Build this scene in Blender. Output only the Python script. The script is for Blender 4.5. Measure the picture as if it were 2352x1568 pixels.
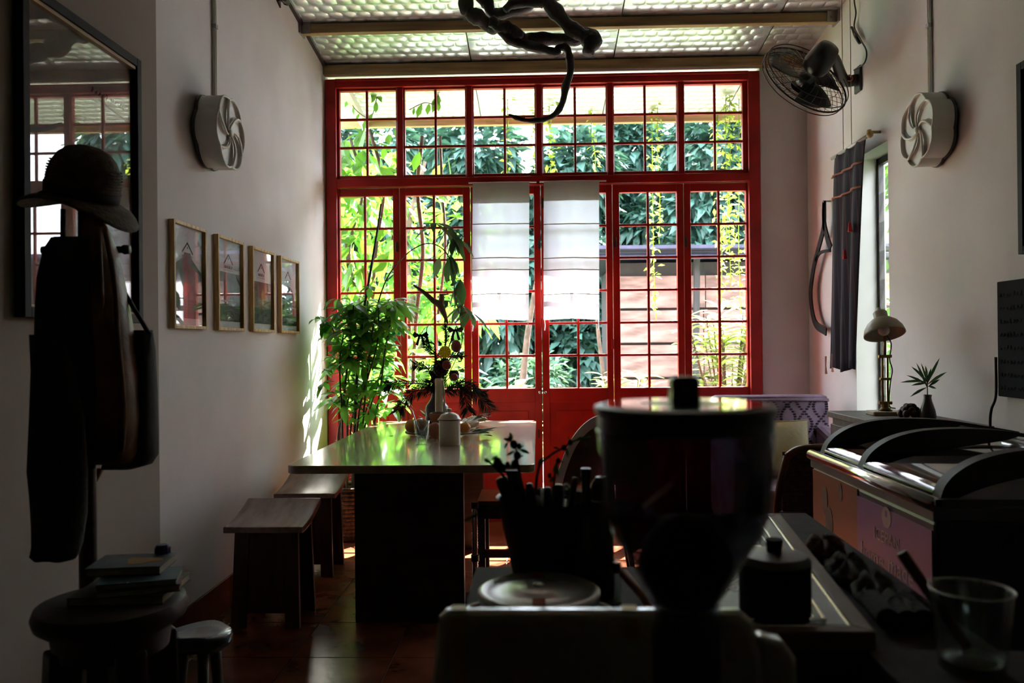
import bpy, bmesh, math, random
from mathutils import Vector, Matrix, Euler
random.seed(7)
PI = math.pi
SC = bpy.context.scene
COL = SC.collection
for _o in list(bpy.data.objects):
    bpy.data.objects.remove(_o, do_unlink=True)

# ------------------------------------------------------------------ camera
# image frame 2352 x 1568, focal length in pixels of that frame
FPX, CXP, CYP, EYE = 1850.0, 1176.0, 784.0, 1.25
FW = Vector((-(1235.0 - CXP) / FPX, 1.0, (790.0 - CYP) / FPX)).normalized()
_r = FW.cross(Vector((0, 0, 1))).normalized(); _u = _r.cross(FW)
_a = math.radians(0.55)
UP = _u * math.cos(_a) + _r * math.sin(_a)
RT = FW.cross(UP)
EYEP = Vector((0, 0, EYE))
cam_data = bpy.data.cameras.new('camera')
cam = bpy.data.objects.new('camera', cam_data); COL.objects.link(cam)
cam.matrix_world = Matrix(((RT.x, UP.x, -FW.x, 0), (RT.y, UP.y, -FW.y, 0), (RT.z, UP.z, -FW.z, EYE), (0, 0, 0, 1)))
cam_data.sensor_width = 36.0
cam_data.lens = 36.0 * FPX / 2352.0
cam_data.clip_start = 0.05
cam_data.dof.use_dof = True
cam_data.dof.focus_distance = 3.9
cam_data.dof.aperture_fstop = 4.0
SC.camera = cam

# ------------------------------------------------------------------ sky, sun, exposure
world = bpy.data.worlds.new('sky'); SC.world = world; world.use_nodes = True
_bg = world.node_tree.nodes['Background']
_bg.inputs[0].default_value = (0.80, 0.89, 1.0, 1); _bg.inputs[1].default_value = 3.7
sun_data = bpy.data.lights.new('sun', 'SUN'); sun_data.energy = 23.0; sun_data.angle = math.radians(0.53)
sun_data.color = (1.0, 0.955, 0.89)
sun = bpy.data.objects.new('sun', sun_data); COL.objects.link(sun)
SUN_DIR = Vector((-0.60, -1.0, -1.30)).normalized()
sun.rotation_euler = SUN_DIR.to_track_quat('-Z', 'Y').to_euler(); sun.location = (6, 14, 14)
SC.view_settings.view_transform = 'Standard'; SC.view_settings.look = 'None'
SC.view_settings.gamma = 1.0; SC.view_settings.use_curve_mapping = False
SC.view_settings.exposure = 2.4
SC.cycles.max_bounces = 6; SC.cycles.diffuse_bounces = 3; SC.cycles.glossy_bounces = 3; SC.cycles.transparent_max_bounces = 16
SC.cycles.caustics_reflective = False; SC.cycles.caustics_refractive = False
SC.cycles.sample_clamp_indirect = 6.0

# ------------------------------------------------------------------ measuring helpers (a photo pixel and a known distance give a point of the room)
def ray(x, y): return FW + RT * ((x - CXP) / FPX) - UP * ((y - CYP) / FPX)
def atY(x, y, Y): d = ray(x, y); return EYEP + d * (Y / d.y)
def atX(x, y, X): d = ray(x, y); return EYEP + d * (X / d.x)
def atZ(x, y, Z): d = ray(x, y); return EYEP + d * ((Z - EYE) / d.z)
def ppm(Y): return FPX / Y

# ------------------------------------------------------------------ materials
MATS = {}
def mat(name, col, rough=0.6, metal=0.0, vary=0.12, scale=8.0, bump=0.0, bscale=40.0, spec=0.5, col2=None, coat=0.0, stretch=None, alpha=None, sheen=0.0):
    if name in MATS: return MATS[name]
    m = bpy.data.materials.new(name); m.use_nodes = True; nt = m.node_tree; N = nt.nodes; L = nt.links
    b = N['Principled BSDF']
    b.inputs['Roughness'].default_value = rough; b.inputs['Metallic'].default_value = metal
    b.inputs['Specular IOR Level'].default_value = spec
    b.inputs['Coat Weight'].default_value = coat; b.inputs['Coat Roughness'].default_value = 0.08
    b.inputs['Sheen Weight'].default_value = sheen
    tc = N.new('ShaderNodeTexCoord'); mp = N.new('ShaderNodeMapping')
    L.new(tc.outputs['Object'], mp.inputs[0])
    if stretch: mp.inputs['Scale'].default_value = stretch
    nz = N.new('ShaderNodeTexNoise'); nz.inputs['Scale'].default_value = scale; nz.inputs['Detail'].default_value = 2
    L.new(mp.outputs[0], nz.inputs[0])
    mx = N.new('ShaderNodeMix'); mx.data_type = 'RGBA'
    c2 = col2 or tuple(max(0, c * (1 - vary * 2)) for c in col)
    c1 = tuple(min(1, c * (1 + vary * 0.6)) for c in col) if not col2 else col
    mx.inputs[6].default_value = (*c1, 1); mx.inputs[7].default_value = (*c2, 1)
    rp = N.new('ShaderNodeMapRange'); rp.inputs[1].default_value = 0.35; rp.inputs[2].default_value = 0.65
    L.new(nz.outputs[0], rp.inputs[0]); L.new(rp.outputs[0], mx.inputs[0])
    L.new(mx.outputs[2], b.inputs['Base Color'])
    if bump:
        n2 = N.new('ShaderNodeTexNoise'); n2.inputs['Scale'].default_value = bscale; n2.inputs['Detail'].default_value = 3
        L.new(mp.outputs[0], n2.inputs[0])
        bp = N.new('ShaderNodeBump'); bp.inputs['Strength'].default_value = bump; bp.inputs['Distance'].default_value = 0.01
        L.new(n2.outputs[0], bp.inputs['Height']); L.new(bp.outputs[0], b.inputs['Normal'])
    MATS[name] = m; return m

def glass_mat(name, tint=(1, 1, 1), rough=0.0, r0=0.035):
    m = bpy.data.materials.new(name); m.use_nodes = True; nt = m.node_tree; N = nt.nodes; L = nt.links
    N.remove(N['Principled BSDF'])
    t = N.new('ShaderNodeBsdfTransparent'); t.inputs[0].default_value = (*tint, 1)
    g = N.new('ShaderNodeBsdfGlossy'); g.inputs['Roughness'].default_value = rough
    lw = N.new('ShaderNodeLayerWeight'); lw.inputs[0].default_value = 0.5
    pw = N.new('ShaderNodeMath'); pw.operation = 'POWER'; pw.inputs[1].default_value = 5.0; L.new(lw.outputs['Facing'], pw.inputs[0])
    f = N.new('ShaderNodeMath'); f.operation = 'MULTIPLY_ADD'; f.inputs[1].default_value = 1.0 - r0; f.inputs[2].default_value = r0; L.new(pw.outputs[0], f.inputs[0])
    mx = N.new('ShaderNodeMixShader'); L.new(f.outputs[0], mx.inputs[0]); L.new(t.outputs[0], mx.inputs[1]); L.new(g.outputs[0], mx.inputs[2])
    L.new(mx.outputs[0], N['Material Output'].inputs[0]); MATS[name] = m; return m

def leaf_mat(name, col, trans, tfac=0.5, rough=0.35, gloss=0.06, vary=0.35):
    """a leaf: reflects on its face and lets light through"""
    m = bpy.data.materials.new(name); m.use_nodes = True; nt = m.node_tree; N = nt.nodes; L = nt.links
    N.remove(N['Principled BSDF'])
    geo = N.new('ShaderNodeNewGeometry')
    def var(c):
        mx = N.new('ShaderNodeMix'); mx.data_type = 'RGBA'
        mx.inputs[6].default_value = (*[min(1, v * (1 + vary)) for v in c], 1); mx.inputs[7].default_value = (*[v * (1 - vary) for v in c], 1)
        L.new(geo.outputs['Random Per Island'], mx.inputs[0]); return mx.outputs[2]
    d = N.new('ShaderNodeBsdfDiffuse'); L.new(var(col), d.inputs[0])
    t = N.new('ShaderNodeBsdfTranslucent'); L.new(var(trans), t.inputs[0])
    m1 = N.new('ShaderNodeMixShader'); m1.inputs[0].default_value = tfac; L.new(d.outputs[0], m1.inputs[1]); L.new(t.outputs[0], m1.inputs[2])
    g = N.new('ShaderNodeBsdfGlossy'); g.inputs['Roughness'].default_value = rough
    m2 = N.new('ShaderNodeMixShader'); m2.inputs[0].default_value = gloss; L.new(m1.outputs[0], m2.inputs[1]); L.new(g.outputs[0], m2.inputs[2])
    L.new(m2.outputs[0], N['Material Output'].inputs[0]); MATS[name] = m; return m

def cloth_mat(name, col, tcol, tfac=0.5, scale=220.0, clear=0.0):
    """thin woven cloth that light passes through"""
    m = bpy.data.materials.new(name); m.use_nodes = True; nt = m.node_tree; N = nt.nodes; L = nt.links
    N.remove(N['Principled BSDF'])
    tc = N.new('ShaderNodeTexCoord'); w1 = N.new('ShaderNodeTexNoise'); mp = N.new('ShaderNodeMapping')
    mp.inputs['Scale'].default_value = (14, 14, 240); L.new(tc.outputs['Object'], mp.inputs[0]); L.new(mp.outputs[0], w1.inputs[0]); w1.inputs['Scale'].default_value = 1.0
    mx = N.new('ShaderNodeMix'); mx.data_type = 'RGBA'; mx.inputs[6].default_value = (*col, 1); mx.inputs[7].default_value = (*[c * 0.82 for c in col], 1); L.new(w1.outputs[0], mx.inputs[0])
    d = N.new('ShaderNodeBsdfDiffuse'); L.new(mx.outputs[2], d.inputs[0])
    t = N.new('ShaderNodeBsdfTranslucent'); t.inputs[0].default_value = (*tcol, 1)
    m1 = N.new('ShaderNodeMixShader'); m1.inputs[0].default_value = tfac; L.new(d.outputs[0], m1.inputs[1]); L.new(t.outputs[0], m1.inputs[2])
    tr = N.new('ShaderNodeBsdfTransparent'); m2 = N.new('ShaderNodeMixShader'); m2.inputs[0].default_value = clear
    L.new(m1.outputs[0], m2.inputs[1]); L.new(tr.outputs[0], m2.inputs[2])
    L.new(m2.outputs[0], N['Material Output'].inputs[0]); MATS[name] = m; return m

M = MATS
mat("shaded_pier_plaster", (0.34, 0.285, 0.235), 0.9, vary=0.04, scale=3)  # browner paint, darkened further to hold the shade of the dim near end
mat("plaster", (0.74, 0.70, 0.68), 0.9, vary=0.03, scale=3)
mat('red_paint', (0.42, 0.008, 0.004), 0.42, spec=0.3, vary=0.12, scale=6, bump=0.05)
mat('terracotta_tile', (0.22, 0.065, 0.030), 0.22, vary=0.22, scale=5, bump=0.06, bscale=30)
mat('grout', (0.16, 0.11, 0.09), 0.9)
mat('foil', (0.76, 0.83, 0.83), 0.36, 0.8, vary=0.05, bump=0.12, bscale=24)
mat('purlin_wood', (0.40, 0.27, 0.12), 0.6, vary=0.2, scale=4, stretch=(0.6, 8, 8))
mat('grey_steel', (0.35, 0.34, 0.32), 0.45, 0.6)
mat('dark_wood', (0.030, 0.018, 0.014), 0.42, vary=0.25, scale=5, stretch=(1, 1, 8), bump=0.1)
mat('brown_wood', (0.14, 0.060, 0.028), 0.36, vary=0.25, scale=5, stretch=(1, 6, 6))
mat('pale_wood', (0.70, 0.44, 0.17), 0.5, vary=0.18, scale=6, stretch=(8, 8, 1))
mat('table_wood', (0.36, 0.27, 0.19), 0.22, vary=0.10, scale=3, stretch=(6, 1, 6), coat=0.6)
mat('black_paint', (0.012, 0.012, 0.014), 0.45, vary=0.1)
mat('matte_black', (0.006, 0.006, 0.007), 0.8, spec=0.12)
mat('black_plastic', (0.010, 0.010, 0.012), 0.32, vary=0.1)
mat('black_cloth', (0.012, 0.010, 0.010), 0.95, vary=0.2, bump=0.3, bscale=120)
mat('white_plastic', (0.74, 0.72, 0.66), 0.42, vary=0.03)
mat('paper', (0.80, 0.82, 0.84), 0.7, vary=0.02)
mat('ink', (0.03, 0.03, 0.035), 0.7)
mat('chrome', (0.80, 0.82, 0.84), 0.16, 1.0, vary=0.03)
mat('steel', (0.55, 0.56, 0.57), 0.30, 1.0, vary=0.06)
mat('cream_paint', (0.62, 0.56, 0.40), 0.35, vary=0.04)
mat('terracotta', (0.30, 0.11, 0.055), 0.75, vary=0.15)
mat('bark', (0.10, 0.065, 0.045), 0.9, vary=0.3, bump=0.6, bscale=50)
mat('dark_bark', (0.018, 0.013, 0.011), 0.6, vary=0.3, bump=0.5, bscale=60)
glass_mat('window_glass')
glass_mat('clear_glass', (0.86, 0.91, 0.90), 0.03, 0.10)
glass_mat('smoked_glass', (0.42, 0.41, 0.45), 0.06, 0.05)
glass_mat('picture_glass', (1, 1, 1), 0.01, 0.06)
leaf_mat('palm_leaf', (0.024, 0.10, 0.020), (0.15, 0.44, 0.04), 0.5, 0.3, 0.09)
leaf_mat('vine_leaf', (0.040, 0.13, 0.018), (0.17, 0.40, 0.025), 0.5, 0.4, 0.05, 0.3)
leaf_mat('hanging_leaf', (0.10, 0.19, 0.03), (0.42, 0.54, 0.06), 0.6, 0.4, 0.04, 0.25)
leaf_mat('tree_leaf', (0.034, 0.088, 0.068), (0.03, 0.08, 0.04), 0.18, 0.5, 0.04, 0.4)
leaf_mat('shrub_leaf', (0.17, 0.24, 0.07), (0.42, 0.54, 0.14), 0.5, 0.4, 0.05, 0.3)
leaf_mat('grass_leaf', (0.10, 0.26, 0.05), (0.32, 0.62, 0.08), 0.5, 0.4, 0.05, 0.3)
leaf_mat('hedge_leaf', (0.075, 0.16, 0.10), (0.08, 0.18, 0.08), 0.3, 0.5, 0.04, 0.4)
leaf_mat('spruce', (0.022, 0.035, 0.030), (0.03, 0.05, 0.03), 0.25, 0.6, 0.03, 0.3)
leaf_mat('dark_leaf', (0.015, 0.035, 0.018), (0.05, 0.13, 0.03), 0.35, 0.5, 0.04, 0.3)
leaf_mat('dry_slice', (0.55, 0.42, 0.04), (0.75, 0.62, 0.05), 0.6, 0.4, 0.05, 0.1)
cloth_mat('linen', (0.56, 0.55, 0.55), (0.42, 0.44, 0.49), 0.62, clear=0.04)
cloth_mat('linen_double', (0.50, 0.45, 0.38), (0.50, 0.46, 0.40), 0.35)

# ------------------------------------------------------------------ mesh helpers
WORLD = {}
class MB:
    def __init__(s): s.v = []; s.f = []; s.mi = []; s.cur = 0
    def add(s, vs, fs):
        o = len(s.v); s.v += [Vector(p) for p in vs]; s.f += [tuple(i + o for i in f) for f in fs]; s.mi += [s.cur] * len(fs); return s
    def box(s, a, b, rot=None, about=None):
        x0, y0, z0 = a; x1, y1, z1 = b
        vs = [Vector(p) for p in ((x0,y0,z0),(x1,y0,z0),(x1,y1,z0),(x0,y1,z0),(x0,y0,z1),(x1,y0,z1),(x1,y1,z1),(x0,y1,z1))]
        if rot is not None:
            c = Vector(about) if about is not None else (Vector(a) + Vector(b)) / 2
            R_ = Euler(rot).to_matrix(); vs = [c + R_ @ (p - c) for p in vs]
        return s.add(vs, [(0,3,2,1),(4,5,6,7),(0,1,5,4),(1,2,6,5),(2,3,7,6),(3,0,4,7)])
    def bar(s, p, q, w, h, up=(0, 0, 1)):
        p = Vector(p); q = Vector(q); d = (q - p).normalized(); u = Vector(up)
        if abs(d.dot(u)) > 0.98: u = Vector((1, 0, 0))
        r = d.cross(u).normalized() * (w / 2); t = r.cross(d).normalized() * (h / 2)
        vs = [p - r - t, p + r - t, p + r + t, p - r + t, q - r - t, q + r - t, q + r + t, q - r + t]
        return s.add(vs, [(0,1,2,3),(7,6,5,4),(0,4,5,1),(1,5,6,2),(2,6,7,3),(3,7,4,0)])
    def tube(s, path, rad, n=8, cap=True):
        path = [Vector(p) for p in path]; k = len(path)
        if not hasattr(rad, '__len__'): rad = [rad] * k
        o = len(s.v); prev = None; vs = []
        for i, p in enumerate(path):
            d = (path[min(i + 1, k - 1)] - path[max(i - 1, 0)])
            d = d.normalized() if d.length > 1e-9 else Vector((0, 0, 1))
            if prev is None:
                u = Vector((0, 0, 1)) if abs(d.z) < 0.9 else Vector((1, 0, 0))
            else: u = prev
            a = (u - d * u.dot(d)); a = a.normalized() if a.length > 1e-6 else d.orthogonal().normalized()
            prev = a; b = d.cross(a)
            for j in range(n):
                t = 2 * PI * j / n; vs.append(p + (a * math.cos(t) + b * math.sin(t)) * rad[i])
        fs = []
        for i in range(k - 1):
            for j in range(n):
                j2 = (j + 1) % n; fs.append((i*n+j, i*n+j2, (i+1)*n+j2, (i+1)*n+j))
        if cap: fs.append(tuple(range(n - 1, -1, -1))); fs.append(tuple((k-1)*n + j for j in range(n)))
        return s.add(vs, fs)
    def lathe(s, prof, n=24, c=(0, 0, 0), axis=None, cap=True):
        """profile of (radius, height) turned about +Z at c, or about AXIS"""
        c = Vector(c); Q = Vector(axis).to_track_quat('Z', 'Y').to_matrix() if axis is not None else Matrix.Identity(3)
        vs = []
        for r, z in prof:
            for j in range(n):
                t = 2 * PI * j / n; vs.append(c + Q @ Vector((r * math.cos(t), r * math.sin(t), z)))
        fs = []; k = len(prof)
        for i in range(k - 1):
            for j in range(n):
                j2 = (j + 1) % n; fs.append((i*n+j, i*n+j2, (i+1)*n+j2, (i+1)*n+j))
        if cap: fs.append(tuple(range(n - 1, -1, -1))); fs.append(tuple((k-1)*n + j for j in range(n)))
        return s.add(vs, fs)
    def prism(s, pts, ext):
        """flat outline of 3-D points pushed along EXT"""
        n = len(pts); e = Vector(ext); vs = [Vector(p) for p in pts] + [Vector(p) + e for p in pts]
        fs = [tuple(range(n - 1, -1, -1)), tuple(range(n, 2 * n))] + [(i, (i+1) % n, n + (i+1) % n, n + i) for i in range(n)]
        return s.add(vs, fs)
    def loft(s, rings, closed=True, cap=True):
        n = len(rings[0]); vs = [p for r in rings for p in r]; fs = []
        for i in range(len(rings) - 1):
            for j in range(n if closed else n - 1):
                j2 = (j + 1) % n; fs.append((i*n+j, i*n+j2, (i+1)*n+j2, (i+1)*n+j))
        if cap and closed: fs.append(tuple(range(n - 1, -1, -1))); fs.append(tuple((len(rings)-1)*n + j for j in range(n)))
        return s.add(vs, fs)
    def sphere(s, c, r, nu=14, nv=9, sq=(1, 1, 1)):
        c = Vector(c); rings = []
        for i in range(nv + 1):
            a = PI * i / nv - PI / 2
            a = max(min(a, PI/2 - 0.02), -PI/2 + 0.02)
            rings.append([c + Vector((math.cos(a)*math.cos(2*PI*j/nu)*r*sq[0], math.cos(a)*math.sin(2*PI*j/nu)*r*sq[1], math.sin(a)*r*sq[2])) for j in range(nu)])
        return s.loft(rings)
    def torus(s, c, axis, R_, r, n=40, m=6):
        Q = Vector(axis).to_track_quat('Z', 'Y').to_matrix(); c = Vector(c); vs = []; fs = []
        for i in range(n):
            t = 2*PI*i/n
            for j in range(m):
                p = 2*PI*j/m; vs.append(c + Q @ Vector(((R_ + r*math.cos(p))*math.cos(t), (R_ + r*math.cos(p))*math.sin(t), r*math.sin(p))))
        for i in range(n):
            for j in range(m): fs.append((i*m+j, ((i+1)%n)*m+j, ((i+1)%n)*m+(j+1)%m, i*m+(j+1)%m))
        return s.add(vs, fs)
    def grid(s, fn, nu, nv):
        vs = [fn(i / nu, j / nv) for j in range(nv + 1) for i in range(nu + 1)]; w = nu + 1
        return s.add(vs, [(j*w+i, j*w+i+1, (j+1)*w+i+1, (j+1)*w+i) for j in range(nv) for i in range(nu)])
    def leaf(s, p, d, nrm, L_, W_, droop=0.25, seg=3):
        """a pointed leaf from P along D, folded at the midrib, bending down"""
        p = Vector(p); d = Vector(d).normalized(); side = d.cross(Vector(nrm))
        side = side.normalized() if side.length > 1e-5 else d.orthogonal().normalized(); up = side.cross(d)
        vs = [p]; fs = []; prof = {2: [0.8], 3: [0.75, 0.95], 4: [0.6, 1.0, 0.7]}[seg]
        for i in range(1, seg):
            t = i / seg; c = p + d * (L_ * t) - Vector((0, 0, 1)) * (droop * L_ * t * t); w = W_ / 2 * prof[i-1]
            vs += [c - side * w + up * w * 0.25, c, c + side * w + up * w * 0.25]
        vs.append(p + d * L_ - Vector((0, 0, 1)) * (droop * L_)); e = len(vs) - 1
        fs += [(0, 2, 1), (0, 3, 2)]
        for i in range(seg - 2):
            a = 1 + 3 * i; fs += [(a, a+1, a+4, a+3), (a+1, a+2, a+5, a+4)]
        a = 1 + 3 * (seg - 2); fs += [(a, a+1, e), (a+1, a+2, e)]
        return s.add(vs, fs)
    def build(s, name, m, parent=None, world=False, smooth=False, bevel=0.0, origin=None, solid=0.0, sub=0, auto=True):
        vs = s.v
        org = Vector((0, 0, 0))
        if parent is not None:
            if world: org = WORLD.get(parent.name, Vector((0, 0, 0)))
        else:
            if origin is not None: org = Vector(origin)
            else:
                xs = [v.x for v in vs]; ys = [v.y for v in vs]; zs = [v.z for v in vs]
                org = Vector(((min(xs)+max(xs))/2, (min(ys)+max(ys))/2, min(zs)))
        me = bpy.data.meshes.new(name); me.from_pydata([tuple(v - org) for v in vs], [], s.f); me.update()
        bm = bmesh.new(); bm.from_mesh(me); bmesh.ops.recalc_face_normals(bm, faces=bm.faces[:]) if auto else None; bm.to_mesh(me); bm.free()
        ms = m if isinstance(m, (list, tuple)) else [m]
        for q in ms: me.materials.append(MATS[q] if isinstance(q, str) else q)
        if len(ms) > 1: me.polygons.foreach_set('material_index', s.mi)
        if smooth: me.polygons.foreach_set('use_smooth', [True] * len(me.polygons))
        o = bpy.data.objects.new(name, me); COL.objects.link(o)
        if parent is not None:
            o.parent = parent; WORLD[o.name] = org.copy() if world else WORLD.get(parent.name, Vector((0,0,0)))
        else:
            o.location = org; WORLD[o.name] = org
        if smooth == 'angle':
            me.polygons.foreach_set('use_smooth', [True] * len(me.polygons)); me.set_sharp_from_angle(angle=math.radians(40))
        if bevel:
            b = o.modifiers.new('bevel', 'BEVEL'); b.width = bevel; b.segments = 2; b.limit_method = 'ANGLE'; b.angle_limit = math.radians(50)
        if solid:
            b = o.modifiers.new('solid', 'SOLIDIFY'); b.thickness = solid; b.offset = 0
        if sub:
            b = o.modifiers.new('sub', 'SUBSURF'); b.levels = sub; b.render_levels = sub
        return o
def tag(o, label=None, cat=None, group=None, kind=None):
    if label: o['label'] = label
    if cat: o['category'] = cat
    if group: o['group'] = group
    if kind: o['kind'] = kind
    return o
def thing(name, label, cat, loc=(0, 0, 0), group=None, kind=None):
    o = bpy.data.objects.new(name, None); COL.objects.link(o); o.location = loc; o.empty_display_size = 0.05
    WORLD[o.name] = Vector(loc); return tag(o, label, cat, group, kind)
def share(src, name, parent, loc, rot=(0, 0, 0), scale=(1, 1, 1)):
    """another piece with the same mesh data"""
    c = bpy.data.objects.new(name, src.data if hasattr(src, 'data') else src); COL.objects.link(c)
    c.parent = parent; c.location = loc; c.rotation_euler = rot; c.scale = scale; return c
def smooth_path(pts, n=8):
    """Catmull-Rom through points"""
    P = [Vector(p) for p in pts]; P = [P[0] * 2 - P[1]] + P + [P[-1] * 2 - P[-2]]; out = []
    for i in range(1, len(P) - 2):
        for k in range(n):
            t = k / n; a, b, c, d = P[i-1], P[i], P[i+1], P[i+2]
            out.append(0.5 * ((2*b) + (c-a)*t + (2*a-5*b+4*c-d)*t*t + (3*b-a-3*c+d)*t*t*t))
    out.append(P[-2]); return out
def lerp_list(vals, n):
    out = []; k = len(vals) - 1
    for i in range(n):
        t = i / (n - 1) * k; j = min(int(t), k - 1); out.append(vals[j] + (vals[j+1] - vals[j]) * (t - j))
    return out
def text_mesh(txt, size, frame, depth=0.0008, align='CENTER', shear=0.0):
    """lettering as mesh verts; FRAME maps (x, y, z) of the text to a point"""
    cu = bpy.data.curves.new('lettering', 'FONT'); cu.body = txt; cu.size = size; cu.align_x = align; cu.extrude = depth; cu.shear = shear; cu.resolution_u = 3
    o = bpy.data.objects.new('lettering_tmp', cu); COL.objects.link(o)
    bpy.context.view_layer.update()
    me = bpy.data.meshes.new_from_object(o.evaluated_get(bpy.context.evaluated_depsgraph_get()))
    mb = MB(); mb.add([frame(v.co) for v in me.vertices], [tuple(p.vertices) for p in me.polygons])
    bpy.data.objects.remove(o, do_unlink=True); bpy.data.curves.remove(cu); bpy.data.meshes.remove(me)
    return mb
R2 = random.uniform
# ================================================================== THE ROOM
XL, XR, YW, YB = -1.50, 1.90, 5.70, -2.2       # left wall, right wall, window wall, wall behind the camera
def zc(y): return 3.243 - 0.128 * (y - YW)     # underside of the sloping roof
TP = 0.404; TX0 = -0.997; TY0 = 3.618           # floor tile pitch and one joint each way

# floor: slab, tiles one by one where the photograph shows them
fl = thing('floor', 'red terracotta tiled cafe floor', 'floor', (0, 0, 0), kind='structure')
MB().box((XL - 0.2, YB - 0.2, -0.12), (XR + 0.2, YW + 0.15, -0.006)).build('floor_slab', 'grout', fl)
tile = None
ix0 = math.floor((XL - TX0) / TP); iy0 = math.floor((2.0 - TY0) / TP)
for i in range(ix0, ix0 + 10):
    for j in range(iy0, iy0 + 11):
        x0, x1 = max(XL, TX0 + i * TP), min(XR, TX0 + (i + 1) * TP); y0, y1 = TY0 + j * TP, min(YW + 0.02, TY0 + (j + 1) * TP)
        if x1 - x0 < 0.03 or y1 - y0 < 0.03: continue
        full = abs(x1 - x0 - TP) < 1e-4 and abs(y1 - y0 - TP) < 1e-4
        c = ((x0 + x1) / 2, (y0 + y1) / 2, 0)
        if full and tile: t = share(tile, 'tile', fl, c)
        else:
            w, d = (x1 - x0) / 2 - 0.003, (y1 - y0) / 2 - 0.003
            t = MB().box((-w, -d, -0.012), (w, d, 0)).build('tile', 'terracotta_tile', fl, bevel=0.0025); t.location = c
            if full: tile = t
        t.location.z = R2(-0.0012, 0)
far = MB()
for i in range(ix0, ix0 + 10):
    for j in range(iy0 - 11, iy0):
        x0, x1 = max(XL, TX0 + i * TP) + 0.003, min(XR, TX0 + (i + 1) * TP) - 0.003
        if x1 - x0 > 0.02: far.box((x0, TY0 + j*TP + 0.003, -0.012), (x1, TY0 + (j+1)*TP - 0.003, -0.0006))
tag(far.build('tile_field', 'terracotta_tile', fl), kind='stuff')

# walls
wl = MB(); PIER = 3.02
wl.box((XL - .15, PIER, -.05), (XL, YW + .12, 4.55))
wp0 = MB().box((XL - .15, YB, -.05), (XL + .06, PIER, 4.55)).build('wall_pier', 'shaded_pier_plaster', bevel=.004); tag(wp0, 'browner plastered pier behind the coat stand, near-end shade darkened into its colour', 'wall', kind='structure')
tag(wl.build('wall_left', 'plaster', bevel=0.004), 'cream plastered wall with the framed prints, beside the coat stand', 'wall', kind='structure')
# right wall with the tall glazed opening: far jamb at OY1, near jamb at OY0
OY0, OY1, OZ0, OZ1, RV = 4.41, 4.87, 0.72, 2.33, 0.13
wr = MB()
for (y0, y1, z0, z1) in ((YB, OY0, -0.05, 4.55), (OY1, YW + 0.12, -0.05, 4.55), (OY0, OY1, -0.05, OZ0), (OY0, OY1, OZ1, 4.55)):
    wr.box((XR, y0, z0), (XR + 0.18, y1, z1))
wr.box((XR - 0.05, YB, -0.05), (XR, 3.24, 4.55))
tag(wr.build('wall_right', 'plaster'), 'cream plastered wall with the tall narrow window and wall fan', 'wall', kind='structure')
wb = MB(); wb.box((1.575, YW, -0.05), (XR, YW + 0.12, 3.3)).box((XL, YW, 3.19), (XR, YW + 0.12, zc(YW) + 0.03))
tag(wb.build('wall_back', 'plaster'), 'narrow plastered strip between red window and right corner', 'wall', kind='structure')
wf = MB(); wf.box((XL - 0.2, YB - 0.12, -0.05), (XR + 0.2, YB, 4.55))
mat('low_bounce_dark', (.045, .03, .022), .6, vary=.2)  # dark tone invented for the unseen wall, to cut bounced light
tag(wf.build('wall_front', 'low_bounce_dark'), 'unseen wall closing the room, made dark to cut bounced light', 'wall', kind='structure')

# red tile skirting
bl = thing('baseboard_left', 'terracotta skirting tiles along the left wall', 'skirting', (XL, 0, 0), kind='structure')
for k in range(7):
    y0 = PIER + k * TP; y1 = min(y0 + TP, YW); MB().box((XL + 0.001, y0 + 0.002, 0.0), (XL + 0.013, y1 - 0.002, 0.149)).build('skirting_tile', 'terracotta_tile', bl, world=True, bevel=0.002)
MB().box((XL + 0.06, YB, 0), (XL + 0.073, PIER, 0.149)).build('skirting_tile', 'terracotta_tile', bl, world=True, bevel=0.002)
br = thing('baseboard_right', 'terracotta skirting tiles along the right wall', 'skirting', (XR, 0, 0), kind='structure')
for k in range(6):
    y0 = 3.26 + k * TP; MB().box((XR - 0.013, y0 + 0.002, 0), (XR - 0.001, y0 + TP - 0.002, 0.149)).build('skirting_tile', 'terracotta_tile', br, world=True, bevel=0.002)

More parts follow.
